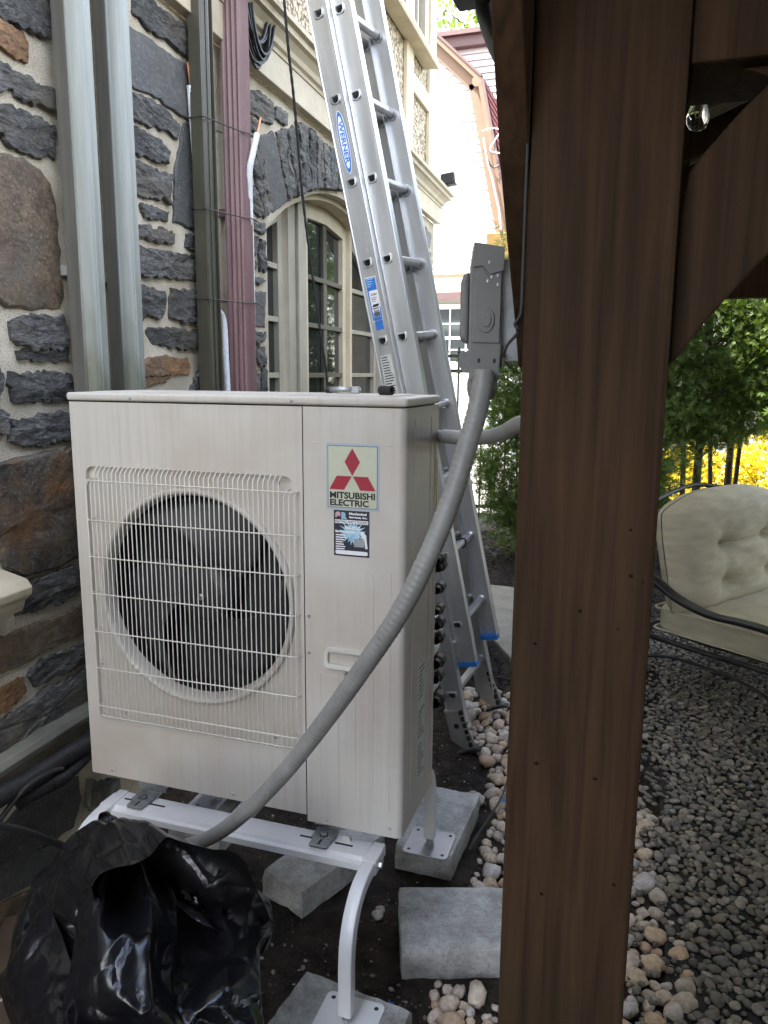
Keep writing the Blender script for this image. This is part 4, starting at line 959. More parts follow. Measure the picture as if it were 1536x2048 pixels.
for i in range(7): MB().bx(.774, .774+R.uniform(.014, .03), -.0012, -.0010, Z(.764-.0057*i), Z(.7668-.0057*i)).build('print_line', MA['print_white'], fl)
MB().bx(.822, .848, -.0013, -.0011, Z(.738), Z(.758)).build('pictured_unit', MA['galv'], fl)
MB().prism([(.838, Z(.774)), (.845, Z(.778)), (.853, Z(.768)), (.857, Z(.735)), (.851, Z(.735)), (.848, Z(.757)), (.840, Z(.765))], 1, -.0015, -.0013).build('pictured_worker', MA['print_white'], fl)
MB().prism([(x+.815, z+Z(.7225)) for x, z in rrect(.084, .010, .004, 3)], 1, -.0012, -.0010).build('strip', MA['print_white'], fl)

# odds and ends on the lid
zl = Z(AH+.0272)
t = thing('conduit_hanger', (.70, .225, zl), 'small galvanised pipe clamp left on top of the unit', 'clamp')
MB().tube([(.70+.028*cos(a), .225+.028*sin(a)*.6, zl+.010) for a in [2*pi*i/20 for i in range(20)]], .0075, 6, closed=True).build('ring', MA['galv'], t, smooth=40)
MB().bx(.728, .752, .217, .235, zl, zl+.018).build('lug', MA['galv'], t, bevel=.002)
MB().tube([(.655, .228, zl+.009), (.672, .228, zl+.009)], .009, 8).build('bolt_head', MA['iron'], t)
MB().tube([(.75, .226, zl+.009), (.757, .226, zl+.009)], .006, 6).build('bolt', MA['zinc'], t)
tag(MB().lathe([(.008, -.018), (.0115, -.018), (.0115, .018), (.008, .018), (.008, -.018)], 14, (0, 0, 0), 1).build('rubber_sleeve', MA['rubber'], smooth=40), 'short black rubber sleeve lying on top of the unit', 'sleeve')
bpy.data.objects['rubber_sleeve'].location = (.868, .10, zl+.0116); bpy.data.objects['rubber_sleeve'].rotation_euler = (0, 0, 1.2)

# ================================================================ STAND
st = thing('mounting_stand', (.49, .19, .09), 'white steel stand with curved legs carrying the outdoor unit', 'stand')
ZR = Z(-.052)
def rail(y0, y1, front):
    s_ = 1 if front else -1; yc = (y0+y1)/2
    pr = [(y0, ZR-.030), (y0, ZR-.012), (y0+.012, ZR-.010), (y0+.016, ZR), (y1, ZR), (y1, ZR-.004), (y0+.019, ZR-.004), (y0+.015, ZR-.014), (y0+.004, ZR-.016), (y0+.004, ZR-.030)]
    if not front: pr = [(y0+y1-a, b) for a, b in pr]
    r_ = MB().prism(pr, 0, .115, .868).build('rail', MA['white_metal'], st, bevel=.001)
    for x in (.15, .235, .70, .80): MB().prism([(a+x, b+yc+.008) for a, b in rrect(.05, .007, .003, 3)], 2, ZR, ZR+.0006).build('slot', MA['dark_in'], r_)
rail(-.068, .015, True); rail(.30, .383, False)
def leg(x, front):
    y0 = .015 if front else .30; s_ = -1 if front else 1
    p = [(x, y0, ZR-.014), (x, y0+s_*.10, ZR-.015), (x, y0+s_*.16, ZR-.028), (x, y0+s_*.205, ZR-.065), (x, y0+s_*.228, ZR-.115), (x, y0+s_*.236, ZR-.17), (x, y0+s_*.237, .118)]
    q = smooth_path(p[:-1], 6)+[Vector(p[-1])]
    lg = MB().sweep(q, rrect(.034, .034, .005, 2), up=(1, 0, 0)).build('leg', MA['white_metal'], st, smooth=35)
    MB().bx(x-.019, x+.019, y0+s_*.02 if front else y0, y0+s_*.085 if front else y0+.085, ZR-.0345, ZR+.004).build('sleeve', MA['white_metal'], lg, bevel=.003)
    yf = y0+s_*.237
    MB().lathe([(0, .096), (.006, .096), (.006, .118)], 10, (x, yf, 0)).build('stud', MA['zinc'], lg)
    MB().lathe([(0, .094), (.012, .094), (.012, .104), (.006, .105)], 6, (x, yf, 0)).build('nut', MA['zinc'], lg)
    pl = MB().prism([(a+x, b+yf) for a, b in rrect(.15, .15, .014, 3)], 2, .0905, .0945).build('foot_plate', MA['steel'] if not front else MA['white_metal'], st, bevel=.001)
    for i in (-1, 1):
        for j in (-1, 1): MB().lathe([(0, .0948), (.006, .0948)], 10, (x+i*.056, yf+j*.056, 0)).build('bolt_hole', MA['dark_in'], pl)
    MB().lathe([(0, -.003), (.010, -.003), (.010, .006), (0, .006)], 6, (x+.022, y0+s_*.06, ZR-.016), 0).build('bolt', MA['zinc'], lg)
leg(.098, True); leg(.886, True); leg(.098, False); leg(.886, False)
for x in (.185, .742):
    for yy in (-.022, .34):
        b = MB().prism([(a+x, c+yy) for a, c in rrect(.052, .075, .006, 2)], 2, ZR+.0015, ZR+.009).build('clip', MA['galv'], st, bevel=.0015)
        MB().bx(x-.003, x+.003, yy-.03, yy-.008, ZR+.009, ZR+.0096).build('slot', MA['dark_in'], b)
        MB().lathe([(0, ZR+.020), (.008, ZR+.020), (.009, ZR+.012), (.013, ZR+.012), (.013, ZR+.009)], 6, (x, yy+.008, 0)).build('bolt', MA['zinc'], b, smooth=30)
        MB().bx(x-.03, x+.03, yy-.005, yy+.045 if yy < 0 else yy+.02, ZR+.0096, ZR+.012).build('unit_foot', MA['galv'], b)
        MB().bx(x-.045, x+.045, (.03 if yy < 0 else .27), (.033 if yy < 0 else .273), ZR+.009, G-.0005).build('unit_foot', MA['galv'], b)
tag(MB().prism([(a+.42, b+.16) for a, b in rrect(.15, .05, .006, 2)], 2, ZR-.02, ZR-.014).build('cross_plate', MA['boxgrey'], st))
MB().bx(.40, .44, .012, .305, ZR-.012, ZR-.004).build('cross_bar', MA['boxgrey'], st)

# ================================================================ CONCRETE BLOCKS
def block(cx, cy, w_, l_, rz, label, z0=0., h_=.090, tilt=(0, 0), seed=1):
    bm = bmesh.new(); bmesh.ops.create_cube(bm, size=1)
    bmesh.ops.scale(bm, vec=(w_, l_, h_), verts=bm.verts); bmesh.ops.subdivide_edges(bm, edges=bm.edges, cuts=12, use_grid_fill=True)
    for v in bm.verts:
        e = sum(1 for c, s_ in zip(v.co, (w_, l_, h_)) if abs(abs(c)-s_/2) < 1e-4)
        k_ = .0030*noise.noise(v.co*45+Vector((seed*3, 0, 0)))
        if e >= 2: v.co *= 1-(.012+.055*max(0, noise.noise(v.co*16+Vector((seed, 0, 0)))-.08))*(1 if e == 2 else 1.4)
        v.co += v.co.normalized()*k_
        v.co.z += h_/2
    me = bpy.data.meshes.new('concrete_block'); bm.to_mesh(me); bm.free()
    me.polygons.foreach_set('use_smooth', [True]*len(me.polygons)); me.set_sharp_from_angle(angle=radians(35))
    me.materials.append(MA['block']); o = bpy.data.objects.new('concrete_block', me); COL.objects.link(o)
    o.location = (cx, cy, z0); o.rotation_euler = (tilt[0], tilt[1], rz)
    return tag(o, label, 'concrete block', 'grey concrete blocks round the stand')
block(.880, .695, .195, .405, -.03, 'grey concrete block under the rear foot plate of the stand', seed=2)
block(1.085, .237, .40, .265, .33, 'large loose concrete block in front of the cream stones', seed=5, z0=-.003)
block(.574, .395, .175, .40, -.36, 'concrete block lying askew under the unit with a dark leaf on it', seed=8, z0=-.004)
block(.862, -.245, .30, .25, -.12, 'pale concrete block under the front foot plate next to the black bag', seed=11)
block(.098, -.24, .2, .3, .0, 'concrete block under the leg foot hidden by the black bag', seed=14)
block(.098, .56, .2, .4, .0, 'concrete block under the rear foot by the house wall', seed=17)
lf = MB(); lf.add([(.56, .36, .091), (.60, .345, .094), (.65, .385, .103), (.69, .45, .095), (.65, .43, .0935), (.60, .40, .092)], [(0, 1, 5), (1, 2, 4, 5), (2, 3, 4)])
o = lf.build('dry_leaf', MA['soil'], smooth=60, base=(.62, .40, .091)); tag(o, 'curled dark leaf lying on the askew concrete block', 'leaf')

# ================================================================ CONDUITS AND DISCONNECT BOX
def ridged(path, r, name, label, cat='conduit', pitch=.0115, amp=.06):
    P = smooth_path(path, 40); L_ = [0]
    for a, b in zip(P[:-1], P[1:]): L_.append(L_[-1]+(b-a).length)
    n = int(L_[-1]/(pitch/4)); Q = []; j = 0
    for i in range(n+1):
        s_ = L_[-1]*i/n
        while j < len(L_)-2 and L_[j+1] < s_: j += 1
        t_ = (s_-L_[j])/max(1e-9, L_[j+1]-L_[j]); Q.append(P[j].lerp(P[j+1], t_))
    prof = (0, .75, 1, .75)
    rr = [r*(1-amp+amp*prof[i % 4]) for i in range(len(Q))]
    base = min(Q, key=lambda p: p.z)
    return tag(MB().tube(Q, rr, 14).build(name, MA['conduit'], smooth=60, base=base), label, cat)
big = [at_d(x, y, d) for x, y, d in ((968, 742, 1.325), (964, 775, 1.325), (955, 820, 1.325), (938, 880, 1.325), (905, 990, 1.33), (860, 1105, 1.335), (800, 1225, 1.36), (720, 1345, 1.42), (640, 1455, 1.52), (560, 1555, 1.65), (490, 1625, 1.77), (420, 1675, 1.88), (340, 1700, 1.96), (260, 1710, 2.02))]
big += [Vector((.30, -.10, .20)), Vector((.36, .02, .05))]
ridged(big, .0182, 'flexible_conduit', 'thick grey ribbed conduit sweeping across the unit from the disconnect box')
rear = [Vector((.93, .33, Z(.985))), Vector((.965, .34, Z(.985))), at_d(890, 873, 2.05), at_d(950, 876, 1.98), at_d(1000, 868, 1.86), at_d(1040, 848, 1.72), Vector((1.30, -.10, Z(1.07))), Vector((1.335, -.32, Z(1.13))), Vector((1.34, -.40, Z(1.22)))]
ridged(rear, .0185, 'flexible_conduit', 'thinner grey conduit looping from the back of the unit behind the post', pitch=.006, amp=.03)
db = thing('disconnect_box', at_d(968, 742, 1.325), 'grey electrical disconnect box on the post with a conduit at its foot', 'electrical box')
# its narrow side faces the camera: frame with axes a (towards +x), up u (leaning), w (away)
tl = .085; bo = at_d(965, 757, 1.34); A_ = Vector((.97, .22, .02)).normalized(); U0 = Vector((.052, .02, 1)).normalized(); Wv = A_.cross(U0)*-1
U0 = (U0-A_*U0.dot(A_)).normalized(); Wv = U0.cross(A_)*-1
if Wv.y < 0: Wv = -Wv
def bxm(): return Matrix((A_, Wv, U0)).transposed().to_4x4()
BM = Matrix.Translation(bo) @ bxm()
def bp(mb_, name, m_, b=.003, par=None): return mb_.build(name, MA[m_], par or db, bevel=b)
def pr_(poly, y0, y1):                                   # polygon in (a,u), extruded along w
    mb_ = MB().prism([(a*.66+.004, u_*1.05-.004) for a, u_ in poly], 1, y0, y1); mb_.v = [tuple(BM @ Vector(v)) for v in mb_.v]; return mb_
bp(pr_([(-.040, .0), (.036, .0), (.042, .05), (.044, .206), (-.032, .215), (-.040, .18), (-.043, .055)], 0, .13), 'case', 'boxgrey')
bp(pr_([(-.033, .062), (.036, .060), (.040, .170), (.010, .164), (-.008, .178), (-.022, .176)], -.004, .001), 'side_plate', 'boxgrey', .001)
bp(pr_([(-.033, .180), (-.008, .182), (.012, .168), (.046, .174), (.047, .210), (-.030, .219)], -.005, .0), 'hood', 'boxgrey', .001)
bp(pr_([(-.0435, .062), (-.0405, .178), (-.056, .172), (-.064, .160), (-.066, .070)], .02, .11), 'cover', 'boxgrey', .006)
bp(pr_([(.0+.023*cos(t_), .098+.021*sin(t_)) for t_ in [2*pi*i/20 for i in range(20)]], -.007, -.003), 'knockout', 'boxgrey', .001)
bp(pr_([(.002+.013*cos(t_), .098+.012*sin(t_)) for t_ in [2*pi*i/20 for i in range(20)]], -.009, -.006), 'knockout', 'boxgrey', .001)
bp(pr_([(-.040, .045), (-.058, .050), (-.068, .040), (-.068, .025), (-.056, .014), (-.040, .016)], .012, .016), 'ear', 'boxgrey', .001)
bp(pr_([(.038, .06), (.052, .052), (.054, .036), (.046, .022), (.038, .02)], .012, .016), 'ear', 'boxgrey', .001)
for a_, u_ in ((-.016, .033), (.024, .032)): bp(pr_([(a_+.004*cos(t_), u_+.004*sin(t_)) for t_ in [2*pi*i/10 for i in range(10)]], -.0006, .001), 'hole', 'dark_in', 0)
for a_, u_ in ((.004, .158), (.014, .164), (.030, .166), (.030, .152), (.008, .187)): bp(pr_([(a_+.0025*cos(t_), u_+.0025*sin(t_)) for t_ in [2*pi*i/8 for i in range(8)]], -.0075, -.004), 'rivet', 'zinc', 0)
gm = MB().lathe([(0, -.036), (.020, -.036), (.0245, -.030), (.0265, -.020), (.0265, -.006), (.024, .002), (0, .002)], 20, (0, .035, 0)); gm.v = [tuple(BM @ Vector(v)) for v in gm.v]
gm.build('gland', MA['boxgrey'], db, smooth=35)
br_ = MB().bx(.026, .10, .02, .11, .03, .20); br_.v = [tuple(BM @ Vector(v)) for v in br_.v]; br_.build('mounting_bracket', MA['galv'], db)
# low-voltage lead down the post edge to the box
lp = [Vector((1.3035, -.629, Z(1.75))), Vector((1.3035, -.629, Z(1.42))), Vector((1.3035, -.629, Z(1.29))), Vector((1.303, -.630, Z(1.238))), Vector((1.296, -.632, Z(1.222))), at_d(1036, 664, 1.07), at_d(1014, 692, 1.20), at_d(1008, 715, 1.36), at_d(1020, 735, 1.42)]
tag(MB().tube(smooth_path(lp, 8), .0024, 7).build('power_lead', MA['black'], smooth=60, base=lp[-2]), 'thin black lead running down the edge of the timber post', 'cable')

# ================================================================ EXTENSION LADDER (local: x towards the climber, y along the rungs, z up the rails)
dU = Vector((-.2, -.055, 1)).normalized(); wU = Vector((.12, .99, 0)); wU = (wU-dU*wU.dot(dU)).normalized(); eU = wU.cross(dU).normalized()
zF = G+.465*0; P4 = Vector((.462, 1.278, 1.28+G)); L4 = (P4.z-.03)/dU.z; FOOT = P4-dU*L4
LM = Matrix((eU, wU, dU)).transposed().to_4x4(); LM.translation = FOOT
lad = thing('extension_ladder', FOOT, 'aluminium extension ladder with blue stickers leaning on the house', 'ladder', local=True)
lad.matrix_world = LM
lad.rotation_mode = 'XYZ'
def lp_(mb_, name, m_, par=None, **kw): return mb_.build(name, MA[m_], par or lad, base=(0, 0, 0), **kw)
HOLE = (.018, .0165)
def rail_mesh(x0, x1, hx, holes, y, L0, L1, inward):
    """channel rail: web cut out at every rung end, two flanges"""
    t_ = .0028; mb_ = MB(); ya, yb = (y, y+t_) if inward > 0 else (y-t_, y)
    hw, hh = HOLE; zc = L0
    for hz_ in holes:
        mb_.bx(x0, x1, ya, yb, zc, hz_-hh); mb_.bx(x0, hx-hw, ya, yb, hz_-hh, hz_+hh); mb_.bx(hx+hw, x1, ya, yb, hz_-hh, hz_+hh); zc = hz_+hh
    mb_.bx(x0, x1, ya, yb, zc, L1)
    fl_ = .030
    for xa in (x0, x1-t_):
        mb_.bx(xa, xa+t_, yb if inward > 0 else ya-fl_, yb+fl_ if inward > 0 else ya, L0, L1)
        c = xa+t_/2; mb_.tube([(c, ya-.001 if inward > 0 else yb+.001, L0), (c, ya-.001 if inward > 0 else yb+.001, L1)], .0032, 6)
    for xa in (x0+.012, x1-.012): mb_.bx(xa-.0012, xa+.0012, ya-.0008, ya, L0, L1)
    return mb_
def dshape(w_, h_, n=10): return [(-w_, h_*.75), (-w_*.8, h_), (w_*.8, h_), (w_, h_*.75)]+[(w_*cos(t_), -h_*.1-h_*.9*sin(t_)+h_*.15) for t_ in [pi*i/n for i in range(0, n+1)]]
def rim(hx, hz_, y, s_):
    prof_in = dshape(.0135, .0125); prof_out = dshape(.0215, .0200); k_ = len(prof_in); mb_ = MB()
    vs = [(hx+a, y, hz_+b) for a, b in prof_out]+[(hx+a*.96, y-s_*.005, hz_+b*.96) for a, b in prof_out]+[(hx+a*1.12, y-s_*.006, hz_+b*1.12) for a, b in prof_in]+[(hx+a, y-s_*.003, hz_+b) for a, b in prof_in]+[(hx+a, y+s_*.006, hz_+b) for a, b in prof_in]
    fs = [(q_*k_+j, q_*k_+(j+1) % k_, (q_+1)*k_+(j+1) % k_, (q_+1)*k_+j) for q_ in range(4) for j in range(k_)]
    return mb_.add(vs, fs)
def section(x0, x1, hx, y0, y1, L0, L1, first):
    holes = [];  z_ = first
    while z_ < L1-.08: holes.append(z_); z_ += .305
    ra = lp_(rail_mesh(x0, x1, hx, holes, y0, L0, L1, 1), 'rail', 'alu', smooth=30)
    rb = lp_(rail_mesh(x0, x1, hx, holes, y1, L0, L1, -1), 'rail', 'alu', smooth=30)
    for h_ in holes:
        pr2 = dshape(.0165, .0155); pin = [(a*.84, b*.84) for a, b in pr2]; k_ = len(pr2)
        mb_ = MB()
        vs = [(hx+a, y0+.003, h_+b) for a, b in pr2]+[(hx+a, y1-.003, h_+b) for a, b in pr2]+[(hx+a, y1-.003, h_+b) for a, b in pin]+[(hx+a, y0+.003, h_+b) for a, b in pin]
        mb_.add(vs, [(q_*k_+j, q_*k_+(j+1) % k_, ((q_+1) % 4)*k_+(j+1) % k_, ((q_+1) % 4)*k_+j) for q_ in range(4) for j in range(k_)])
        for q_ in range(5): mb_.bx(hx-.012+.006*q_-.0008, hx-.012+.006*q_+.0008, y0+.02, y1-.02, h_+.0150, h_+.0166)
        rg = lp_(mb_, 'rung', 'alu', smooth=35)
        lp_(rim(hx, h_, y0, 1), 'rung_end', 'alu', rg, smooth=35); lp_(rim(hx, h_, y1, -1), 'rung_end', 'alu', rg, smooth=35)
        lp_(MB().lathe([(.019, y0+.004), (.024, y0+.004), (.024, y0+.010), (.018, y0+.016)], 14, (hx, 0, h_), 1), 'collar', 'alu', rg, smooth=40)
        lp_(MB().lathe([(.019, y1-.004), (.024, y1-.004), (.024, y1-.010), (.018, y1-.016)], 14, (hx, 0, h_), 1), 'collar', 'alu', rg, smooth=40)
    return ra, rb
fb = L4-.305*5
YB = .405
base_a, base_b = section(-.042, .040, 0., 0., YB, .06, 4.75, fb)
fly_a, fly_b = section(.043, .122, .072, .034, YB-.034, fb+.14, 5.45, fb+.305)
for y0 in (0, YB):                                       # swivel shoes with rubber treads
    s_ = 1 if y0 == 0 else -1
    sh_ = lp_(MB().prism([(-.05, .16), (-.045, .02), (.02, -.03), (.075, -.03), (.06, .03), (.03, .16)], 1, y0-s_*.006 if s_ > 0 else y0+.002, y0-.002 if s_ > 0 else y0+.006), 'shoe', 'alu', bevel=.002)
    lp_(MB().bx(-.03, .085, y0-.022 if s_ > 0 else y0-.015, y0+.015 if s_ > 0 else y0+.022, -.036, -.026, Matrix.Rotation(-.2, 4, 'Y')), 'tread', 'rubber', sh_, bevel=.003)
    lp_(MB().lathe([(0, y0-s_*.012), (.012, y0-s_*.012), (.012, y0)], 8, (-.005, 0, .09), 1), 'bolt', 'rubber', sh_)
    for i in range(6): lp_(MB().bx(.038, .052, y0-.016, y0+.016, -.01+.03*i, .008+.03*i, Matrix.Rotation(-.12, 4, 'Y')), 'tread', 'rubber', sh_)
for y0 in (.034, YB-.034):                               # blue end caps of the fly section
    s_ = 1 if y0 < .2 else -1
    lp_(MB().bx(.041, .124, (y0-.003 if s_ > 0 else y0-.033), (y0+.033 if s_ > 0 else y0+.003), fb+.118, fb+.1395), 'end_cap', 'blue_plastic', bevel=.002)
lp_(MB().bx(.035, .06, .010, .032, fb+.17, fb+.24), 'guide_bracket', 'alu', bevel=.002)
lp_(MB().bx(.050, .10, .0325, .0336, fb+.19, fb+.26), 'rung_lock_plate', 'alu', bevel=.001)
lp_(MB().tube([(.072+.021*cos(q_), .25+.01*sin(q_*2), fb+.61+.021*sin(q_)) for q_ in [2*pi*i/16 for i in range(16)]], .004, 6, closed=True), 'tie', 'rope', smooth=50)
# stickers on the base rail's web
def stick(z0, z1, x0, x1, m_, name='sticker', y=-.0006, par=None): return lp_(MB().bx(x0, x1, y, y+.0004, z0, z1), name, m_, par)
kz = lambda k_: fb+.305*(9-k_)
el = [(.0185*cos(t_), .112*sin(t_)) for t_ in [2*pi*i/40 for i in range(40)]]
zc = kz(1)-.155
def oval(sc, m_, y, name): return lp_(MB().prism([(a*sc[0], b*sc[1]+zc) for a, b in el], 1, y, y+.0003), name, m_)
oval((1.12, 1.04), 'print_white', -.0006, 'brand_sticker'); oval((1., 1.), 'print_blue', -.0010, 'brand_sticker'); oval((.74, .86), 'print_white', -.0014, 'brand_sticker')
lettering('WERNER', MA['print_blue'], lad, Matrix.Translation((-.0085, -.0016, zc+.078)) @ Matrix.Rotation(pi/2, 4, 'X') @ Matrix.Rotation(-pi/2, 4, 'Z'), .156, .019, bold=.0012, size=.05, extrude=.0001)
z0 = kz(3)-.052
lb = stick(z0-.172, z0, -.026, .020, 'print_white', 'rating_sticker')
stick(z0-.052, z0-.004, -.0245, .0185, 'print_blue', 'print', -.0010, lb); stick(z0-.112, z0-.106, -.012, .014, 'ink', 'print', -.0010, lb)
stick(z0-.168, z0-.052, -.0245, -.019, 'print_blue', 'print', -.0010, lb); stick(z0-.168, z0-.118, .0140, .0185, 'print_blue', 'print', -.0010, lb); stick(z0-.168, z0-.158, -.018, .013, 'print_blue', 'print', -.0010, lb)
lettering('D1520-1', MA['ink'], lad, Matrix.Translation((-.012, -.0009, z0-.072)) @ Matrix.Rotation(pi/2, 4, 'X'), .026, .008, bold=.001, size=.03, extrude=.0001)
for i in range(4): stick(z0-.010-.009*i, z0-.007-.009*i, -.021, .012-.006*i, 'print_sky', 'print', -.0013, lb)
for i in range(3): stick(z0-.082-.007*i, z0-.080-.007*i, -.014, .010-.004*i, 'ink', 'print', -.0010, lb)
for i in range(9): stick(z0-.152, z0-.128, -.012+.0026*i, -.0107+.0026*i, 'ink', 'print', -.0010, lb)
for i in range(2): stick(z0-.124+.008*i, z0-.120+.008*i, -.016, .010, 'ink', 'print', -.0010, lb)
stick(kz(4)+.046, kz(4)+.116, -.018, .016, 'print_blue', 'sticker')
wl_ = stick(kz(5)+.02, kz(4)-.055, -.026, .024, 'label_grey', 'instruction_sticker')
zz = kz(4)-.062
while zz > kz(5)+.03: stick(zz-.004, zz, -.022, R.uniform(.004, .020), 'ink', 'print', -.0009, wl_); zz -= .0105
for zz in (.9, 1.2, 2.1): 
    for i in range(3): stick(zz+.03*i, zz+.03*i+.012, .010+.003*i, .0115+.003*i, 'print_white', 'stamp', -.0004)

# ================================================================ BLACK BAG
def lerp_tab(tab, x):
    for (a, b), (c, d) in zip(tab[:-1], tab[1:]):
        if a <= x <= c:
            u_ = (x-a)/(c-a); u_ = u_*u_*(3-2*u_)*.5+u_*.5; return b+(d-b)*u_
    return tab[0][1] if x < tab[0][0] else tab[-1][1]
HT = [(.03, .0), (.045, .18), (.08, .28), (.12, .335), (.22, .425), (.33, .53), (.42, .55), (.51, .52), (.61, .43), (.72, .34), (.82, .24), (.90, .11), (1.0, 0)]
import numpy as np
def cloth_bag(NU=32, NV=26, iters=160):
    """slack plastic film settled over a heap: position-based cloth, buckled because the film is longer than the heap"""
    rg = np.random.default_rng(4)
    xs_ = np.linspace(.03, 1.0, NU+1); Hx = np.array([lerp_tab(HT, x) for x in xs_])
    th = np.pi*(np.linspace(0, 1, NV+1)*1.04-.02)
    yy = np.cos(th)[:, None]; sn = np.clip(np.sin(th), 0, 1)[:, None]
    fr = .42*(.55+.45*Hx/.6)[None, :]
    Y = -.40+np.where(yy > 0, .14*yy, fr*yy); Zz = Hx[None, :]*sn**.62; X = np.repeat(xs_[None, :], NV+1, 0)
    P = np.stack([X, Y+0*X, Zz+.004], -1)
    lump = np.array([[noise.noise(Vector((x*4.5, v*5, 2)))*.035+noise.noise(Vector((x*10, v*11, 6)))*.014 for x in xs_] for v in np.linspace(0, 1, NV+1)])
    P[..., 2] += lump*np.clip(Hx/.2, 0, 1)[None, :]; P[..., 1] -= lump*.8
    P += rg.normal(0, .006, P.shape)
    sl = np.array([[1.065+.13*noise.noise(Vector((x*3, v*3, 1)))+.08*noise.noise(Vector((x*8, v*8, 3))) for x in xs_] for v in np.linspace(0, 1, NV+1)])
    def floor_h(Q):
        H = np.interp(Q[..., 0], xs_, Hx, left=0, right=0); f_ = .42*(.55+.45*H/.6)
        t = np.where(Q[..., 1] > -.40, (Q[..., 1]+.40)/.14, (-.40-Q[..., 1])/f_)
        return .93*H*np.clip(1-t*t, 0, 1)**.31
    cons = []
    def pair(sa, sb, k):
        A, B = P[sa], P[sb]; cons.append((sa, sb, np.linalg.norm(A-B, axis=-1)*k*(sl[sa]+sl[sb])/2))
    S_ = np.s_
    for o in (0, 1):
        n_ = (NU+1-o)//2*2; pair(S_[:, o:o+n_:2], S_[:, o+1:o+n_:2], 1)
        n_ = (NV+1-o)//2*2; pair(S_[o:o+n_:2, :], S_[o+1:o+n_:2, :], 1)
    for o in (0, 1):
        n_ = (NV+1-o)//2*2; pair(S_[o:o+n_:2, :-1], S_[o+1:o+n_:2, 1:], 1); pair(S_[o:o+n_:2, 1:], S_[o+1:o+n_:2, :-1], 1)
    bend = []
    for k in (2,):
        for o in range(2*k):
            i0 = np.array([i for i in range(NU+1-k) if i % (2*k) == o]); j0 = np.array([j for j in range(NV+1-k) if j % (2*k) == o])
            if len(i0): bend.append((1, i0, k, np.linalg.norm(P[:, i0]-P[:, i0+k], axis=-1)*1.10))
            if len(j0): bend.append((0, j0, k, np.linalg.norm(P[j0]-P[j0+k], axis=-1)*1.10))
    V = np.zeros_like(P)
    for it in range(iters):
        V *= .88; V[..., 2] -= .00035; Q = P+V
        for rep_ in range(3):
            for sa, sb, L0 in cons:
                d = Q[sb]-Q[sa]; l = np.linalg.norm(d, axis=-1)+1e-9; c = (.5*(l-L0)/l)[..., None]*d; Q[sa] += c; Q[sb] -= c
            for ax, i0, k, L0 in bend:
                A, B = (Q[:, i0], Q[:, i0+k]) if ax else (Q[i0], Q[i0+k])
                d = B-A; l = np.linalg.norm(d, axis=-1)+1e-9; c = (.5*.22*np.minimum(0, (l-L0*.80))/l)[..., None]*d
                if ax: Q[:, i0] += c; Q[:, i0+k] -= c
                else: Q[i0] += c; Q[i0+k] -= c
            fh = floor_h(Q); Q[..., 2] = np.maximum(Q[..., 2], np.maximum(fh, .004))
            Q[..., 1] = np.minimum(Q[..., 1], -.262); Q[..., 0] = np.clip(Q[..., 0], .055, .90)
        V = Q-P; P = Q
    P[..., 0] += np.clip(-.40-P[..., 1], 0, 1)*(.80-.45*P[..., 0])
    return P
PB = cloth_bag(); NVb, NUb = PB.shape[0]-1, PB.shape[1]-1; n1 = NUb+1
mb = MB()
mb.add([tuple(float(c) for c in p) for p in PB.reshape(-1, 3)], [(j*n1+i, j*n1+i+1, (j+1)*n1+i+1, (j+1)*n1+i) for j in range(NVb) for i in range(NUb)])
bag = mb.build('rubbish_bag', MA['bag'], smooth=80, base=(.42, -.45, 0))
mo = bag.modifiers.new('facets', 'TRIANGULATE')
mo = bag.modifiers.new('split', 'SUBSURF'); mo.subdivision_type = 'SIMPLE'; mo.levels = 1; mo.render_levels = 1
mo = bag.modifiers.new('subsurf', 'SUBSURF'); mo.levels = 2; mo.render_levels = 2
tag(bag, 'crumpled shiny black plastic bag heaped in front of the stand', 'bag')

# brown offcut of pipe cover on the soil by the wall
t = thing('pipe_cover', (-.02, -.33, 0), 'brown offcut of pipe cover with white print lying by the wall', 'pipe cover')
Mx = Matrix.Translation((-.02, -.33, .052)) @ Matrix.Rotation(.47, 4, 'Z') @ Matrix.Rotation(.10, 4, 'X') @ Matrix.Rotation(-.14, 4, 'Y')
mb = MB(); pr = rrect(.15, .05, .012, 3); mb.prism(pr, 1, -.52, .19); mb.v = [tuple(Mx @ Vector(v)) for v in mb.v]; mb.build('cover', MA['bronze'], t, smooth=35)
for i in range(4):
    mb = MB().bx(.012, .020, -.16+.055*i, -.14+.055*i, .0252, .0256, Mx); mb.build('print', MA['label_grey'], t)

# ================================================================ TIMBER GAZEBO
gz = thing('gazebo', (1.40, -.52, 0), 'dark stained timber gazebo with a thick square post and arched braces', 'gazebo')
PX0, PX1, PY0, PY1 = 1.306, 1.498, -.625, -.432
ZB = Z(1.535); BH = .235
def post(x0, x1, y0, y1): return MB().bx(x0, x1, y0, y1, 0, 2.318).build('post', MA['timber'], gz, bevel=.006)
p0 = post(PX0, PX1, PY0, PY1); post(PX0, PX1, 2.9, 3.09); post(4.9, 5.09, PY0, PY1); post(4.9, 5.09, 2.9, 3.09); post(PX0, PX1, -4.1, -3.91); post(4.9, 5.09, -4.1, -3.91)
for x, y in ((1073, 1527), (1190, 1558), (1083, 1788), (1228, 1770), (1262, 1060), (1262, 1152), (1160, 1222), (1235, 1258), (1070, 1287), (1285, 1165)):
    c = at_y(x, y, PY0-.0004); r_ = R.uniform(.0018, .0038)
    MB().prism([(c.x+r_*cos(t_)*R.uniform(.7, 1.2), c.z+r_*.8*sin(t_)*R.uniform(.7, 1.2)) for t_ in [2*pi*i/9 for i in range(9)]], 1, PY0-.0008, PY0+.001).build('knot', MA['knot'], p0)
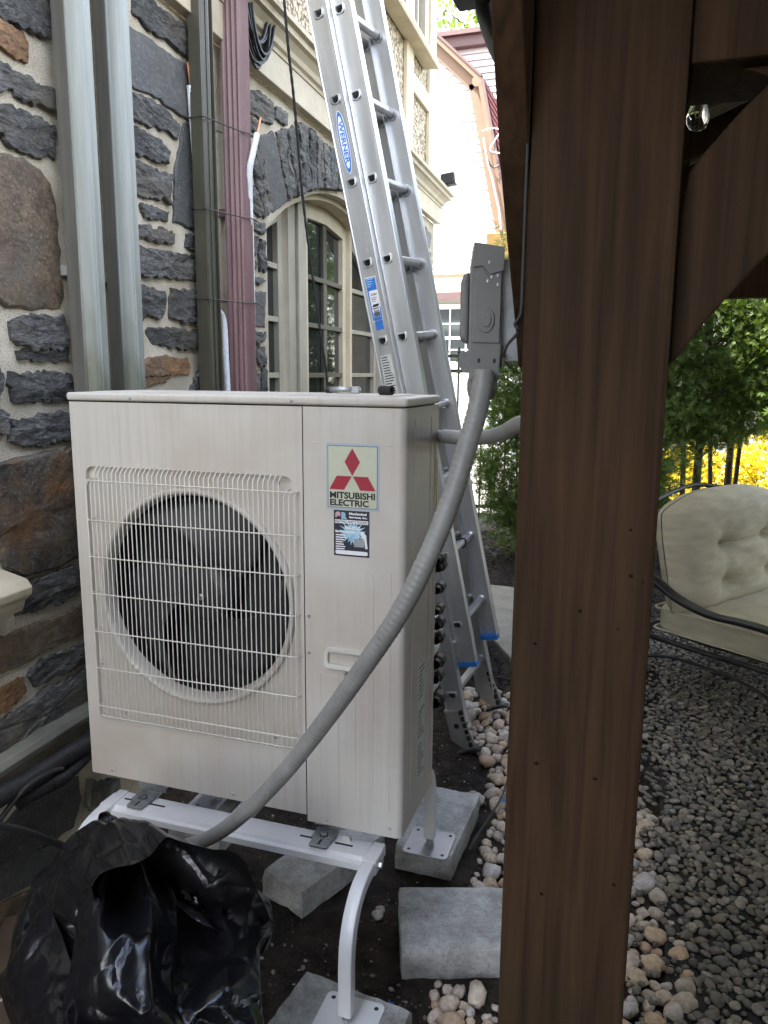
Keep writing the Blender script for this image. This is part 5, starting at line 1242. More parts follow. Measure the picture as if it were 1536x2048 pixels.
# beams: along x at the post, along y over it, and the far ones
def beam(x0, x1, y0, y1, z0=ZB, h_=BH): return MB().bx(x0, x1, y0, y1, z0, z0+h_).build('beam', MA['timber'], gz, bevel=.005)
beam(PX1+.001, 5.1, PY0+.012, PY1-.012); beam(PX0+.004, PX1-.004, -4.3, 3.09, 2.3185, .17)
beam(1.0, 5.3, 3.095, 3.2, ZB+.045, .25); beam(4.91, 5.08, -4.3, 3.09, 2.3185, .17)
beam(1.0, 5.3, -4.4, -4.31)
# arched braces
lo = [at_y(x, y, -.52) for x, y in ((1332, 742), (1362, 705), (1400, 655), (1440, 610), (1480, 566), (1536, 508), (1600, 450), (1700, 380), (1800, 325))]
lo = [(p.x, p.z) for p in lo]
hi_ = [(x+.0, z_+.19) for x, z_ in lo]
k_ = 0
brp = [(PX1+.0005, lo[0][1]+.005)]+lo[1:]; top = [(x-.055, z_+.165) for x, z_ in lo[1:]]; top = [q for q in top if q[0] > PX1+.0005 and q[1] < ZB-.002]
brp = [q for q in brp if q[1] < ZB-.002]
ex = brp[-1]
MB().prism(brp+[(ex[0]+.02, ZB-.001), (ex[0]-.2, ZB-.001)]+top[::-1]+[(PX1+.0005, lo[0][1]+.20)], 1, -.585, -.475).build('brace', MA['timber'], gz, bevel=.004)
lo2 = [(-.398, Z(1.165)), (-.447, Z(1.232)), (-.539, Z(1.334)), (-.619, Z(1.432)), (-.695, Z(1.559)), (-.79, Z(1.72)), (-.90, 2.317)]
hi2 = [(-.72, 2.317), (-.62, Z(1.70)), (-.54, Z(1.60)), (-.46, Z(1.50)), (-.40, Z(1.42)), (-.36, Z(1.30)), (-.36, Z(1.165))]
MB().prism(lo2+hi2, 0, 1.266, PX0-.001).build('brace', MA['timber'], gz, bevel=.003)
# gutter along the near eave, its leader slanting back to the post
gp = [(-.043, .012), (-.034, .0), (.034, .0), (.043, .02), (.043, .085), (-.043, .085)]
MB().prism([(x+1.042, z_+2.443) for x, z_ in gp], 1, -4.4, .20).build('gutter', MA['iron'], gz, bevel=.004)
MB().prism([(x*1.06+1.042, z_*1.06+2.440) for x, z_ in gp], 1, .10, .125).build('gutter_band', MA['iron'], gz)
MB().tube(smooth_path([(1.075, .15, 2.45), (1.085, .14, 2.40), (1.16, .0, 2.25), (1.27, -.22, 2.12), (1.285, -.30, 2.0)], 6), .022, 8).build('leader', MA['iron'], gz, smooth=50)
# roof: rafters, purlins, corrugated sheets
EX, RXg, RZg, EZ = 1.10, 3.2, 3.35, 2.50
sl2 = (RZg-EZ)/(RXg-EX)
for i in range(11):
    y = -4.2+.72*i
    for s_ in (0, 1):
        x0_ = EX if y < .2 else 1.32
        a = (x0_ if not s_ else 2*RXg-EX, y, EZ-.05+(sl2*(x0_-EX) if not s_ else 0)); b = (RXg, y, RZg-.05)
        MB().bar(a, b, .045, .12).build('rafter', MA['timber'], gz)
for s_ in (0, 1):
    for k_ in range(6):
        u_ = .04+k_*.185; x = EX+(RXg-EX)*u_; x = x if not s_ else 2*RXg-x
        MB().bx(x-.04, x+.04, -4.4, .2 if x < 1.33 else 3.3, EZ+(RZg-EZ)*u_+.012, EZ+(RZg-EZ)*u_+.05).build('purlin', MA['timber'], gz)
    for ya, yb_, xe in ((-4.45, .22, EX-.06), (.221, 3.35, 1.30 if not s_ else EX-.06)):
        mb = MB(); ny = int((yb_-ya)*54); vs = []
        for i in range(ny+1):
            y = ya+(yb_-ya)*i/ny; hc = .012*cos(i*pi/3)
            for u_ in (0, 1):
                x = xe+(RXg-xe)*u_; zz = EZ+(x-EX)*sl2+.075+hc
                vs.append((x if not s_ else 2*RXg-x, y, zz))
        mb.add(vs, [(2*i, 2*i+1, 2*i+3, 2*i+2) for i in range(ny)])
        mb.build('roof_sheet', MA['roofmetal'], gz, smooth=60)
for yy in (-4.42, 3.28):
    MB().prism([(EX+.22, EZ+.04), (2*RXg-EX, EZ-.06), (RXg, RZg-.06)], 1, yy, yy+.02).build('gable_board', MA['timber'], gz)
# unseen board walls added to shade the post and the unit's side
for i in range(26): MB().bx(1.50+.139*i-.0, 1.50+.139*i+.135, -4.06, -4.03, .02, ZB+.01).build('back_shade_board', MA['timber'], gz)
for i in range(48): MB().bx(4.98, 5.01, -3.9+.139*i, -3.9+.139*i+.135, .02, ZB+.001).build('side_shade_board', MA['timber'], gz)
# string light
bb = at_y(1402, 150, -.34)
t = thing('string_light', bb, 'clear glass string light bulb in a black socket under the gazebo beam', 'light bulb')
bx_, by_, bz_ = bb
MB().lathe([(0, .014), (.006, .013), (.0125, .006), (.0145, -.004), (.0145, -.020), (.0155, -.021), (.0155, -.026), (.0135, -.027), (.0130, -.031), (0, -.031)], 18, (bx_, by_, bz_)).build('socket', MA['black'], t, smooth=35)
MB().lathe([(.0095, -.031), (.0115, -.040), (.0150, -.052), (.0170, -.060), (.0165, -.069), (.0120, -.077), (.006, -.0805), (0, -.081)], 22, (bx_, by_, bz_)).build('bulb', MA['clear'], t, smooth=60)
MB().tube([(bx_-.004, by_, bz_-.032), (bx_-.0045, by_, bz_-.05), (bx_-.002, by_, bz_-.062), (bx_+.002, by_, bz_-.062), (bx_+.0045, by_, bz_-.05), (bx_+.004, by_, bz_-.032)], .0007, 5).build('filament', MA['zinc'], t)
MB().tube(smooth_path([(bx_, by_, bz_+.012), (bx_+.005, by_-.01, bz_+.06), (bx_+.25, by_-.08, bz_+.075), (bx_+.9, by_-.1, bz_+.05)], 8), .003, 6).build('cord', MA['black'], t, smooth=60)

# ================================================================ PATIO ARMCHAIR (local: x forward, y away from the camera, z up)
ch = thing('patio_armchair', (1.515, 2.36, .012), 'black metal patio armchair with tufted ivory cushions on the gravel', 'armchair', rz=radians(-35), local=True)
ch.scale = (1.22, 1.48, 1.05)
SD, SW, S0, S1 = .58, .84, .295, .425
def cush(name, x0, x1, y0, y1, z0, z1, puff=.02):
    mb_ = MB(); n_ = 20; vs = []; 
    def f(u_, v, w_): return u_, v, w_
    bm = bmesh.new(); bmesh.ops.create_cube(bm, size=2); bmesh.ops.subdivide_edges(bm, edges=bm.edges, cuts=14, use_grid_fill=True)
    for v in bm.verts:
        x, y, z = v.co; r_ = 10
        k_ = max(abs(x), abs(y), abs(z))/((abs(x)**r_+abs(y)**r_+abs(z)**r_)**(1/r_))
        v.co *= k_; x, y, z = v.co
        z *= 1+.22*(1-x*x)*(1-y*y)
        z += .05*nz(x*2.2, y*2.2, 7)
        v.co = ((x0+x1)/2+x*(x1-x0)/2, (y0+y1)/2+y*(y1-y0)/2, (z0+z1)/2+z*(z1-z0)/2)
    me = bpy.data.meshes.new(name); bm.to_mesh(me); bm.free(); me.polygons.foreach_set('use_smooth', [True]*len(me.polygons)); me.materials.append(MA['canvas'])
    o = bpy.data.objects.new(name, me); COL.objects.link(o); o.parent = ch; BASE[o.name] = Vector(); return o
sc_ = cush('seat_cushion', .03, SD+.06, .03, SW-.03, S0, S1)
for zz in (S0+.014, S1-.012):
    MB().sweep([(x+SD/2+.045, y+SW/2, zz) for x, y in rrect(SD+.028, SW-.058, .03, 4)], circ(.005, 6), closed=True).build('piping', MA['canvas'], sc_, smooth=60)
# back cushion: puffed, arched top, four button tufts with pulled creases
NU_, NV_ = 46, 40; vsA = []
tufts = [(-.30, -.22), (.34, -.22), (-.30, .36), (.34, .36)]; tufts = [(-.36, .10), (.36, .10), (-.36, -.55), (.36, -.55)]
def backpt(u_, v, side):
    hw = (SW-.04)/2; topz = .56*(1-.16*abs(u_)**2.6)
    y = SW/2+u_*hw*(1-.06*(v > .5)*(v-.5)); zz = (v+1)/2*topz
    e = max(0, (1-abs(u_)**5))*max(0, (1-abs(v)**5)); th = .135*e**.42
    dp = 0
    for a, b in tufts:
        du, dv = (u_-a)*1.2, (v-b); r_ = sqrt(du*du+dv*dv); an = atan2(dv, du)
        dp += .085*math.exp(-(r_/.16)**1.3)+.012*math.exp(-r_/.55)*abs(sin(an*3.5+a*5))*min(1, r_*6)
    dp += .024*math.exp(-((v-.10)/.05)**2)*(abs(u_) < .36)*.5
    dp += .010*abs(sin(u_*9+v*2))*max(0, v-.35)
    th = max(.004, th-dp*min(1, e*3)) if side > 0 else th*.6
    x = .11+side*th-.20*zz+.02
    return (x, y, S1-.02+zz)
vs = []; fs = []
for side in (1, -1):
    for j in range(NV_+1):
        for i in range(NU_+1): vs.append(backpt(-1+2*i/NU_, -1+2*j/NV_, side))
n1 = NU_+1; off = n1*(NV_+1)
for j in range(NV_):
    for i in range(NU_):
        a = j*n1+i; fs += [(a, a+1, a+n1+1, a+n1), (off+a, off+a+n1, off+a+n1+1, off+a+1)]
bc = MB().add(vs, fs).build('back_cushion', MA['canvas'], ch, smooth=60)
for a, b in tufts:
    p = Vector(backpt(a, b, 1)); MB().lathe([(0, .012), (.008, .011), (.013, .006), (.014, 0), (.010, -.01)], 12, (p.x-.002, p.y, p.z), 0).build('button', MA['canvas'], bc, smooth=60)
def ct(name, pts, r=.013, flat=None, n_=6, par=None):
    q = smooth_path(pts, n_); mb_ = MB()
    if flat: mb_.sweep(q, rrect(flat[0], flat[1], min(flat)*.3, 2))
    else: mb_.tube(q, r, 8)
    return mb_.build(name, MA['frame_black'], par or ch, smooth=45)
for y in (-.012, SW+.012):
    ct('arm', [(-.04, y, .60), (.06, y, .565), (.18, y, .50), (.32, y, .465), (.46, y, .468), (.58, y, .462), (.645, y, .43), (.655, y, .395), (.630, y, .375), (.607, y, .392), (.615, y, .415)], flat=(.046, .022))
    ct('leg', [(.600, y, .40), (.585, y, .33), (.60, y, .22), (.64, y, .10), (.66, y, .005)], .013)
    ct('leg', [(-.04, y, .60), (-.025, y, .44), (-.02, y, .28), (-.045, y, .12), (-.07, y, .005)], .013)
    ct('back_post', [(-.04, y, .60), (-.06, y+(.02 if y < 0 else -.02), .72), (-.10, y+(.06 if y < 0 else -.06), .86)], .012)
    ct('stretcher', [(-.045, y, .13), (.12, y, .20), (.30, y, .215), (.48, y, .20), (.62, y, .15)], .008)
    ct('seat_rail', [(-.02, y, .285), (.3, y, .282), (.60, y, .285)], .013)
ct('seat_rail', [(.60, -.012, .285), (.62, SW/2, .28), (.60, SW+.012, .285)], .013); ct('seat_rail', [(-.02, -.012, .285), (-.02, SW/2, .285), (-.02, SW+.012, .285)], .013)
ct('back_rail', [(-.10, .05, .86), (-.115, SW/2, .95), (-.10, SW-.05, .86)], .012)
for i in range(6): ct('seat_slat', [(-.01, .08+.125*i, .285), (.3, .08+.125*i, .275), (.60, .08+.125*i, .283)], flat=(.03, .004))
for dy, dx_ in ((-.03, 0), (-.034, .03)):
    MB().sweep(smooth_path([(.00+dx_, dy, .31), (-.01+dx_, dy-.012, .24), (.005+dx_, dy-.006, .17), (-.01+dx_*1.6, dy-.01, .06)], 6), rrect(.016, .002, .0008, 1)).build('cushion_tie', MA['canvas'], ch)

# ================================================================ IRON FENCE
FY = 6.4; tz = 1.452+G
fn = thing('iron_fence', (-.5, FY, 0), 'black iron picket fence with spear tips behind the evergreens', 'fence')
for z_ in (1.338+G, 1.183+G, .22): MB().bx(-2.6, 1.6, FY-.012, FY+.012, z_-.016, z_+.016).build('rail', MA['iron'], fn)
def picket_mesh():
    mb_ = MB().bx(-.009, .009, -.009, .009, .03, tz-.10)
    mb_.lathe([(.013, tz-.115), (.016, tz-.105), (.010, tz-.095), (.012, tz-.085), (.028, tz-.075), (.020, tz-.055), (.009, tz-.02), (0, tz)], 8)
    return mb_
pk = picket_mesh().build('picket', MA['iron'], fn, base=(0, 0, 0)); pk.location = (-2.0+.5, 0, 0)
x = -2.5
while x < 1.6:
    c = pk.copy(); COL.objects.link(c); c.parent = fn; c.location = (x+.5-.0, 0, 0); x += .130
bpy.data.objects.remove(pk)

# ================================================================ TREES
def leaf_cloud(name, centers, per, sig, size, matn, parent, seed, kind='spray', up=.3, base=(0, 0, 0), axis=None):
    rs = random.Random(seed); vs = []; fs = []; tint = []
    for c, sc in centers:
        c = Vector(c); br = rs.random()
        out = Vector((c.x-axis[0], c.y-axis[1], 0)).normalized() if axis else Vector((0, 0, 1))
        for _ in range(int(per*sc)):
            p = c+Vector((rs.gauss(0, sig), rs.gauss(0, sig), rs.gauss(0, sig*.9)))*sc
            d = (out*rs.uniform(.2, 1)+Vector((rs.gauss(0, .5), rs.gauss(0, .5), rs.gauss(up, .45)))).normalized()
            s_ = size*rs.uniform(.6, 1.3); sd = d.cross(Vector((rs.gauss(0, 1), rs.gauss(0, 1), rs.gauss(0, 1)))).normalized()
            n0 = len(vs); tn = min(1, max(0, br*.5+rs.random()*.5))
            if kind == 'spray':
                for a in (-.8, -.28, .28, .8):
                    dd = d*cos(a)+sd*sin(a); L_ = s_*(1-.35*abs(a)); w_ = sd*cos(a)-d*sin(a); w_ = w_*s_*.062
                    k0 = len(vs); b0 = p+d*s_*.1*abs(a)
                    vs += [b0-w_*.4, b0+dd*L_*.55+w_, b0+dd*L_, b0+dd*L_*.5-w_]; fs.append((k0, k0+1, k0+2, k0+3)); tint += [tn]*4
            else:
                vs += [p, p+d*s_*.5+sd*s_*.36, p+d*s_, p+d*s_*.5-sd*s_*.36]; fs.append((n0, n0+1, n0+2, n0+3)); tint += [tn]*4
    me = bpy.data.meshes.new(name); b = Vector(base); me.from_pydata([tuple(v-b) for v in vs], [], fs); me.materials.append(MA[matn])
    at_ = me.attributes.new('tint', 'FLOAT', 'POINT'); at_.data.foreach_set('value', tint)
    o = bpy.data.objects.new(name, me); COL.objects.link(o); o.parent = parent
    if not parent: o.location = b
    BASE[o.name] = b
    return o
def evergreen(x, y, h_, rad, z0, label, seed, dens=1.0, stems=3):
    rs = random.Random(seed)
    t = thing('evergreen_tree', (x, y, 0), label, 'tree', 'row of evergreens along the fence')
    mb_ = MB(); centers = []
    for k_ in range(stems):
        a = 2*pi*k_/stems+rs.random(); s_ = .0 if k_ == 0 else rs.uniform(.05, .12)
        p = [(x+s_*cos(a), y+s_*sin(a), -.02), (x+s_*1.7*cos(a), y+s_*1.7*sin(a), h_*.3), (x+s_*2.2*cos(a), y+s_*2.2*sin(a), h_*.6), (x+s_*1.5*cos(a), y+s_*1.5*sin(a), h_*.92)]
        q = smooth_path(p, 5); r0 = .045 if k_ == 0 else .028
        mb_.tube(q, [r0*(1-.8*i/(len(q)-1)) for i in range(len(q))], 7)
    n_ = int(150*dens*h_*rad)
    for i in range(n_):
        z_ = z0+(h_-z0)*rs.random()**1.05; u_ = (z_-z0)/(h_-z0); rp = rad*(min(1, .55+u_*2.2) if u_ < .25 else (1-((u_-.25)/.75)**1.6*.85))
        rr = rp*sqrt(rs.uniform(.25, 1)); a = rs.uniform(0, 2*pi); c = (x+rr*cos(a), y+rr*sin(a), z_); centers.append((c, rs.uniform(.7, 1.3)))
        if i % 3 == 0:
            zb = max(.1, z_-rr*rs.uniform(.4, .9)); mb_.tube([(x, y, zb), (x+rr*.6*cos(a), y+rr*.6*sin(a), (zb+z_)/2+.03), c], [.010, .007, .003], 5)
    mb_.build('trunk', MA['bark'], t, smooth=60)
    leaf_cloud('crown', centers, 115, .09, .066, 'cedar', t, seed+1, axis=(x, y), base=(x, y, 0), up=.25)
    return t
evergreen(.60, 5.15, 3.9-.9, .52, .18, 'dense dark evergreen by the iron fence, foliage down to the mulch', 31, 1.25)
evergreen(1.25, 5.35, 3.6, .55, .12, 'dense evergreen standing behind the timber post', 32, 1.15)
evergreen(1.95, 5.75, 4.2, .60, 1.05, 'limbed-up evergreen with a bare dark trunk behind the armchair', 33, .68, 2)
evergreen(2.75, 5.6, 4.6, .75, 1.25, 'sunlit evergreen with several leaning stems behind the armchair back', 34, .72, 5)
evergreen(3.6, 5.9, 4.6, .7, .9, 'evergreen beyond the armchair, farthest along the row', 35, .8, 3)
evergreen(2.3, 6.7, 3.6, .6, 1.1, 'smaller evergreen set behind the limbed-up one', 36, .6, 3)
for k_, (x, y, rz_) in enumerate(((4.5, 5.8, 1.0), (5.3, 5.6, 2.2), (6.1, 5.85, 3.6), (6.9, 5.7, .4), (7.7, 5.8, 5.0))):  # out-of-view trees added to block sky and pavement light on the unit
    c = dup(bpy.data.objects['evergreen_tree.001'] if k_ % 2 else bpy.data.objects['evergreen_tree']); c.location = (x, y, 0); c.rotation_euler = (0, 0, rz_); c.scale = (1.25, 1.25, 1.1)
    c['label'] = 'unseen evergreen added to carry the fence row on and shade the unit'
# yellow shrubs beyond
for k_, (x, y, rx, h_, lb) in enumerate(((2.05, 8.9, .55, .72, 'low bright yellow shrub beyond the evergreens, next to the post'), (2.95, 9.1, .6, .80, 'low bright yellow shrub beyond the evergreens, behind the chair back'), (3.9, 9.3, .6, .76, 'low bright yellow shrub at the end of the row'))):
    rs = random.Random(60+k_); t = thing('yellow_shrub', (x, y, 0), lb, 'shrub', 'yellow shrubs beyond the evergreens')
    mb_ = MB(); cs = []
    for i in range(60):
        a, r_, z_ = rs.uniform(0, 2*pi), rx*sqrt(rs.random()), rs.uniform(.05, h_); r_ *= sqrt(max(.05, 1-(z_/h_)**2)); c = (x+r_*cos(a), y+r_*sin(a), z_); cs.append((c, 1))
        if i % 4 == 0: mb_.tube([(x, y, 0), (x+r_*.4*cos(a), y+r_*.4*sin(a), z_*.6), c], [.008, .006, .003], 5)
    mb_.build('stems', MA['bark'], t); leaf_cloud('foliage', cs, 60, .085, .06, 'yellow_leaf', t, 70+k_, 'leaf', base=(x, y, 0), axis=(x, y))
# broad-leaved tree rising behind the white house
def broadleaf(x, y, h_, rad, label, seed, zc=None):
    rs = random.Random(seed); t = thing('leafy_tree', (x, y, 0), label, 'tree', 'leafy trees behind the white house')
    mb_ = MB(); cs = []; zc = zc or h_*.62
    mb_.tube([(x, y, 0), (x+.1, y, h_*.35), (x-.1, y+.1, h_*.7)], [.26, .18, .07], 10)
    for i in range(150):
        a, e, q = rs.uniform(0, 2*pi), rs.uniform(-.9, 1), rs.random()**.4
        rr = rad*sqrt(max(.05, 1-e*e))*q; z_ = zc+e*(h_-zc)*q; c = (x+rr*cos(a), y+rr*sin(a), z_); cs.append((c, rs.uniform(.7, 1.3)))
        if i % 2 == 0: mb_.tube([(x, y, h_*.3+rs.random()*h_*.25), (x+rr*.5*cos(a), y+rr*.5*sin(a), z_-.4), c], [.07, .04, .01], 6)
    mb_.build('trunk', MA['bark'], t, smooth=60)
    leaf_cloud('crown', cs, 75, .38, .17, 'leaf', t, seed+1, 'leaf', base=(x, y, 0), up=.2)
broadleaf(-3.4, 22, 12.6, 3.0, 'yellow-green leafy tree rising behind the ridge of the white house', 81)
broadleaf(.6, 24, 12.0, 3.2, 'broad leafy tree behind the plum fascia of the white house', 82)
broadleaf(4.5, 21, 9.0, 3.0, 'leafy tree beyond the pavement at the end of the evergreens', 83)

# ================================================================ WHITE HOUSE
HY = 13.3
wh = thing('white_house', (-3, HY, 0), 'white clapboard house with a gambrel gable, tan rake trim and red shingles', 'house')
gam = [(-2.633, 7.171+G), (-1.754, 6.376+G), (-1.215, 3.966+G), (-1.0, 3.1+G)]
GXL = -9.0
def gx(z_):
    for (xa, za), (xb, zb) in zip(gam[:-1], gam[1:]):
        if zb <= z_ <= za: return xa+(xb-xa)*(za-z_)/(za-zb)
    if z_ > gam[0][1]: return gam[0][0]-(z_-gam[0][1])*1.05
    return gam[-1][0]
z_ = 3.03+G; k_ = 0
MB().prism([(GXL, 3.0+G)]+[(gx(3.0+G+.15*i)-.08, 3.0+G+.15*i) for i in range(34)]+[(GXL, 3.0+G+.15*33)], 1, HY+.02, HY+5).build('wall', MA['siding'], wh)
while z_ < 8.2:
    a, b = gx(z_)-.10, gx(z_+.135)-.10
    MB().add([(GXL, HY-.022, z_), (a, HY-.022, z_), (b, HY+.014, z_+.150), (GXL, HY+.014, z_+.150), (GXL, HY+.02, z_), (a, HY+.02, z_), (b, HY+.02, z_+.135), (GXL, HY+.02, z_+.135)], [(0, 1, 2, 3), (0, 4, 5, 1), (1, 5, 6, 2)]).build('clapboard', MA['siding'], wh)
    z_ += .1352
def rake(p, q, w0, w1, y0, y1, m_, name):
    d = Vector((q[0]-p[0], 0, q[1]-p[1])).normalized(); n_ = Vector((d.z, 0, -d.x))
    if n_.x < 0: n_ = -n_
    P, Q = Vector((p[0], 0, p[1])), Vector((q[0], 0, q[1])); poly = [P+n_*w0, Q+n_*w0, Q+n_*w1, P+n_*w1]
    MB().prism([(v.x, v.z) for v in poly], 1, y0, y1).build(name, MA[m_], wh)
up0 = (gam[0][0]-1.0, gam[0][1]+.95)
for p, q in ((up0, gam[1]), (gam[1], gam[2]), (gam[2], gam[3])):
    rake(p, q, -.20, -.02, HY-.06, HY-.002, 'tan', 'rake_board'); rake(p, q, -.019, .06, HY-.16, HY-.004, 'tan', 'rake_board'); rake(p, q, .061, .10, HY-.18, HY+.2, 'plum', 'drip_edge')
MB().prism([(gam[1][0]-.02+.095*cos(t_), gam[1][1]-.02+.095*sin(t_)) for t_ in [2*pi*i/14 for i in range(14)]], 1, HY-.162, HY-.0035).build('rake_joint', MA['tan'], wh)
# shingle courses on the steep slope facing right
n_c = 22
for i in range(n_c):
    u0, u1 = i/n_c, (i+1)/n_c; pa = Vector((gam[1][0]+.10, 0, gam[1][1])); pb = Vector((gam[3][0]+.12, 0, gam[3][1]))
    a, b = pa.lerp(pb, u0), pa.lerp(pb, u1)
    MB().add([(a.x, HY-.10, a.z), (a.x, HY+7, a.z), (b.x+.02, HY+7, b.z), (b.x+.02, HY-.10, b.z), (b.x-.01, HY+7, b.z), (b.x-.01, HY-.10, b.z)], [(0, 1, 2, 3), (3, 2, 4, 5)]).build('shingle_course', MA['shingle'], wh)
rf = MB().add([(gam[1][0]+.1, HY-.1, gam[1][1]+.02), (gam[1][0]+.1, HY+7, gam[1][1]+.02), (up0[0], HY+7, up0[1]+.08), (up0[0], HY-.1, up0[1]+.08)], [(0, 1, 2, 3)]).build('roof', MA['shingle'], wh)
# cross wing behind, its eave showing above
MB().bx(-4.2, 3.0, 16.05, 16.4, 3.2, 8.05+G).build('wing_wall', MA['siding'], wh)
z_ = 5.0
while z_ < 8.0+G:
    MB().add([(-4.2, 16.0, z_), (3, 16.0, z_), (3, 16.04, z_+.13), (-4.2, 16.04, z_+.13), (-4.2, 16.045, z_), (3, 16.045, z_)], [(0, 1, 2, 3), (0, 4, 5, 1)]).build('clapboard', MA['siding'], wh); z_ += .135
MB().bx(-4.3, 3.2, 15.85, 16.04, 8.02+G, 8.22+G).build('eave_board', MA['plum'], wh); MB().bx(-4.4, 3.3, 15.75, 16.3, 8.225+G, 8.32+G).build('eave_board', MA['plum'], wh)
# frieze, pent roof and the ground-floor front
MB().bx(GXL, -.95, HY-.05, HY+.02, 2.96+G, 3.028+G).build('band_board', MA['tan'], wh)
MB().add([(GXL, HY-.02, 2.955+G), (-.95, HY-.02, 2.955+G), (-.95, HY-.42, 2.66+G), (GXL, HY-.42, 2.66+G)], [(0, 1, 2, 3)]).build('pent_roof', MA['cream'], wh)
MB().bx(GXL, -.9, HY-.46, HY-.425, 2.52+G, 2.655+G).build('fascia', MA['plum'], wh)
MB().bx(GXL, -.95, HY-.10, HY+4, 0, 2.95+G).build('lower_wall', MA['siding'], wh)
z_ = .2
while z_ < 2.5+G:
    MB().bx(GXL, -.95, HY-.125, HY-.102, z_, z_+.128).build('clapboard', MA['siding'], wh); z_ += .135
MB().bx(-1.45, -.6, HY-.5, HY-.02, 3.21+G, 3.66+G).build('porch_roof', MA['gold'], wh, bevel=.01); MB().bx(-1.5, -.55, HY-.55, HY-.02, 3.14+G, 3.2+G).build('porch_fascia', MA['tan'], wh)
def far_window(x0, x1, z0, z1):
    y = HY-.13
    w_ = MB().bx(x0, x0+.09, y-.03, y, z0, z1).bx(x1-.09, x1, y-.03, y, z0, z1).bx(x0+.09, x1-.09, y-.03, y, z1-.09, z1).bx(x0+.09, x1-.09, y-.03, y, z0, z0+.09).build('window', MA['white_frame'], wh)
    MB().bx(x0+.09, x1-.09, y-.008, y-.004, z0+.09, z1-.09).build('pane', MA['pane_far'], w_)
    zm = (z0+z1)/2-.05
    MB().bx(x0+.09, x1-.09, y-.028, y-.009, zm-.03, zm+.03).build('meeting_rail', MA['white_frame'], w_)
    for i in range(1, 3): xx = x0+(x1-x0)*i/3; MB().bx(xx-.012, xx+.012, y-.024, y-.009, z0+.09, z1-.09).build('muntin', MA['white_frame'], w_)
    for zz in ((z0+.09+zm)/2, (zm+z1-.09)/2): MB().bx(x0+.09, x1-.09, y-.022, y-.009, zz-.012, zz+.012).build('muntin', MA['white_frame'], w_)
    for i in range(7): zz = zm+.06+i*.07; MB().bx(x0+.10, x1-.10, y-.0035, y-.0015, zz, zz+.035).build('blind_slat', MA['white_frame'], w_)
far_window(-2.50, -1.55, 1.30+G, 2.46+G); far_window(-4.6, -3.65, 1.30+G, 2.46+G)
MB().bx(-2.62, -2.51, HY-.15, HY-.126, 1.25+G, 2.5+G).build('shutter', MA['plum'], wh)
# service cables on the gable edge
sp = [at_y(x, y, HY-.25) for x, y in ((965, 262), (985, 256), (1000, 262), (990, 280), (980, 300), (1000, 306), (1015, 300))]
MB().tube(smooth_path(sp, 5), .011, 6).build('service_cable', MA['white_frame'], wh, smooth=60)
sp = [at_y(x, y, HY-.22) for x, y in ((967, 275), (972, 310), (985, 360), (998, 420), (1002, 460))]
MB().tube(sp, .022, 6).build('service_conduit', MA['galv'], wh, smooth=60)
sp = [at_y(x, y, HY-.22) for x, y in ((968, 300), (978, 325), (987, 335), (998, 330))]
MB().tube(smooth_path(sp, 5), .015, 6).build('service_cable', MA['black'], wh, smooth=60)

# ================================================================ STONES, GRAVEL, SOIL LITTER
def rock_mesh(name, seed, sub=2, sq=(1, .8, .6), bump=.28, matn='cobble'):
    bm = bmesh.new(); bmesh.ops.create_icosphere(bm, subdivisions=sub, radius=1)
    for v in bm.verts:
        n_ = noise.noise(v.co*1.3+Vector((seed*7.3, 0, 0)))*bump+noise.noise(v.co*3+Vector((seed*3.1, 5, 0)))*bump*.35
        v.co = Vector((v.co.x*sq[0], v.co.y*sq[1], v.co.z*sq[2]))*(1+n_)
    me = bpy.data.meshes.new(name); bm.to_mesh(me); bm.free(); me.polygons.foreach_set('use_smooth', [True]*len(me.polygons)); me.materials.append(MA[matn]); return me
cm_ = [rock_mesh('cobble', i, 2, (1, R.uniform(.7, .9), R.uniform(.55, .75)), .3) for i in range(8)]
pm_ = [rock_mesh('pebble', 40+i, 2, (1, R.uniform(.65, .85), R.uniform(.38, .55)), .14, 'pebble') for i in range(8)]
blocks = [(.880, .695, .14, .24), (1.105, .235, .23, .20), (.574, .395, .16, .22), (.862, -.245, .19, .17), (.098, -.24, .14, .19), (.098, .56, .14, .24)]
def clear(x, y, r_):
    if any(abs(x-a) < w_+r_ and abs(y-b) < h_+r_ for a, b, w_, h_ in blocks): return False
    if PX0-r_ < x < PX1+r_ and PY0-r_ < y < PY1+r_: return False
    return True
placed = []
def add_rock(x, y, r_, z_=None):
    me = R.choice(cm_); o = bpy.data.objects.new('cream_stone', me); COL.objects.link(o)
    o.scale = (r_, r_, r_); o.location = (x, y, (ground_h(x, y)+r_*.42) if z_ is None else z_); o.rotation_euler = (R.uniform(-.3, .3), R.uniform(-.3, .3), R.uniform(0, 6.3))
    placed.append((x, y, r_))
    tag(o, 'cream and tan river stone in the strip between soil and gravel', 'stone', 'cream river stones')
tries = 0
def strip(x, y):
    l_ = .985+.04*sin(y*3)+(.0 if y < 1.2 else -(y-1.2)*.48); r_ = 1.62+.06*sin(y*5) if y < 1.0 else 1.62-(y-1.0)*.30
    if y < .05: l_ = 1.05+(.05-y)*.05
    return l_ < x < r_
ncob = 0
while ncob < 278 and tries < 30000:
    tries += 1; x, y = R.uniform(.55, 1.72), R.uniform(-.32, 2.05)
    if not strip(x, y): continue
    pp = to_px((x, y, .02))
    if pp is None or pp[1] > 2090 or (1035 < pp[0] < 1235) or pp[0] > 1420: continue
    r_ = R.uniform(.020, .042) if tries % 4 else R.uniform(.012, .02)
    if y > 1.3: r_ *= 1.15
    if not clear(x, y, r_*.9): continue
    if any((x-a)**2+(y-b)**2 < (.70*(r_+q))**2 for a, b, q in placed): continue
    add_rock(x, y, r_); ncob += 1
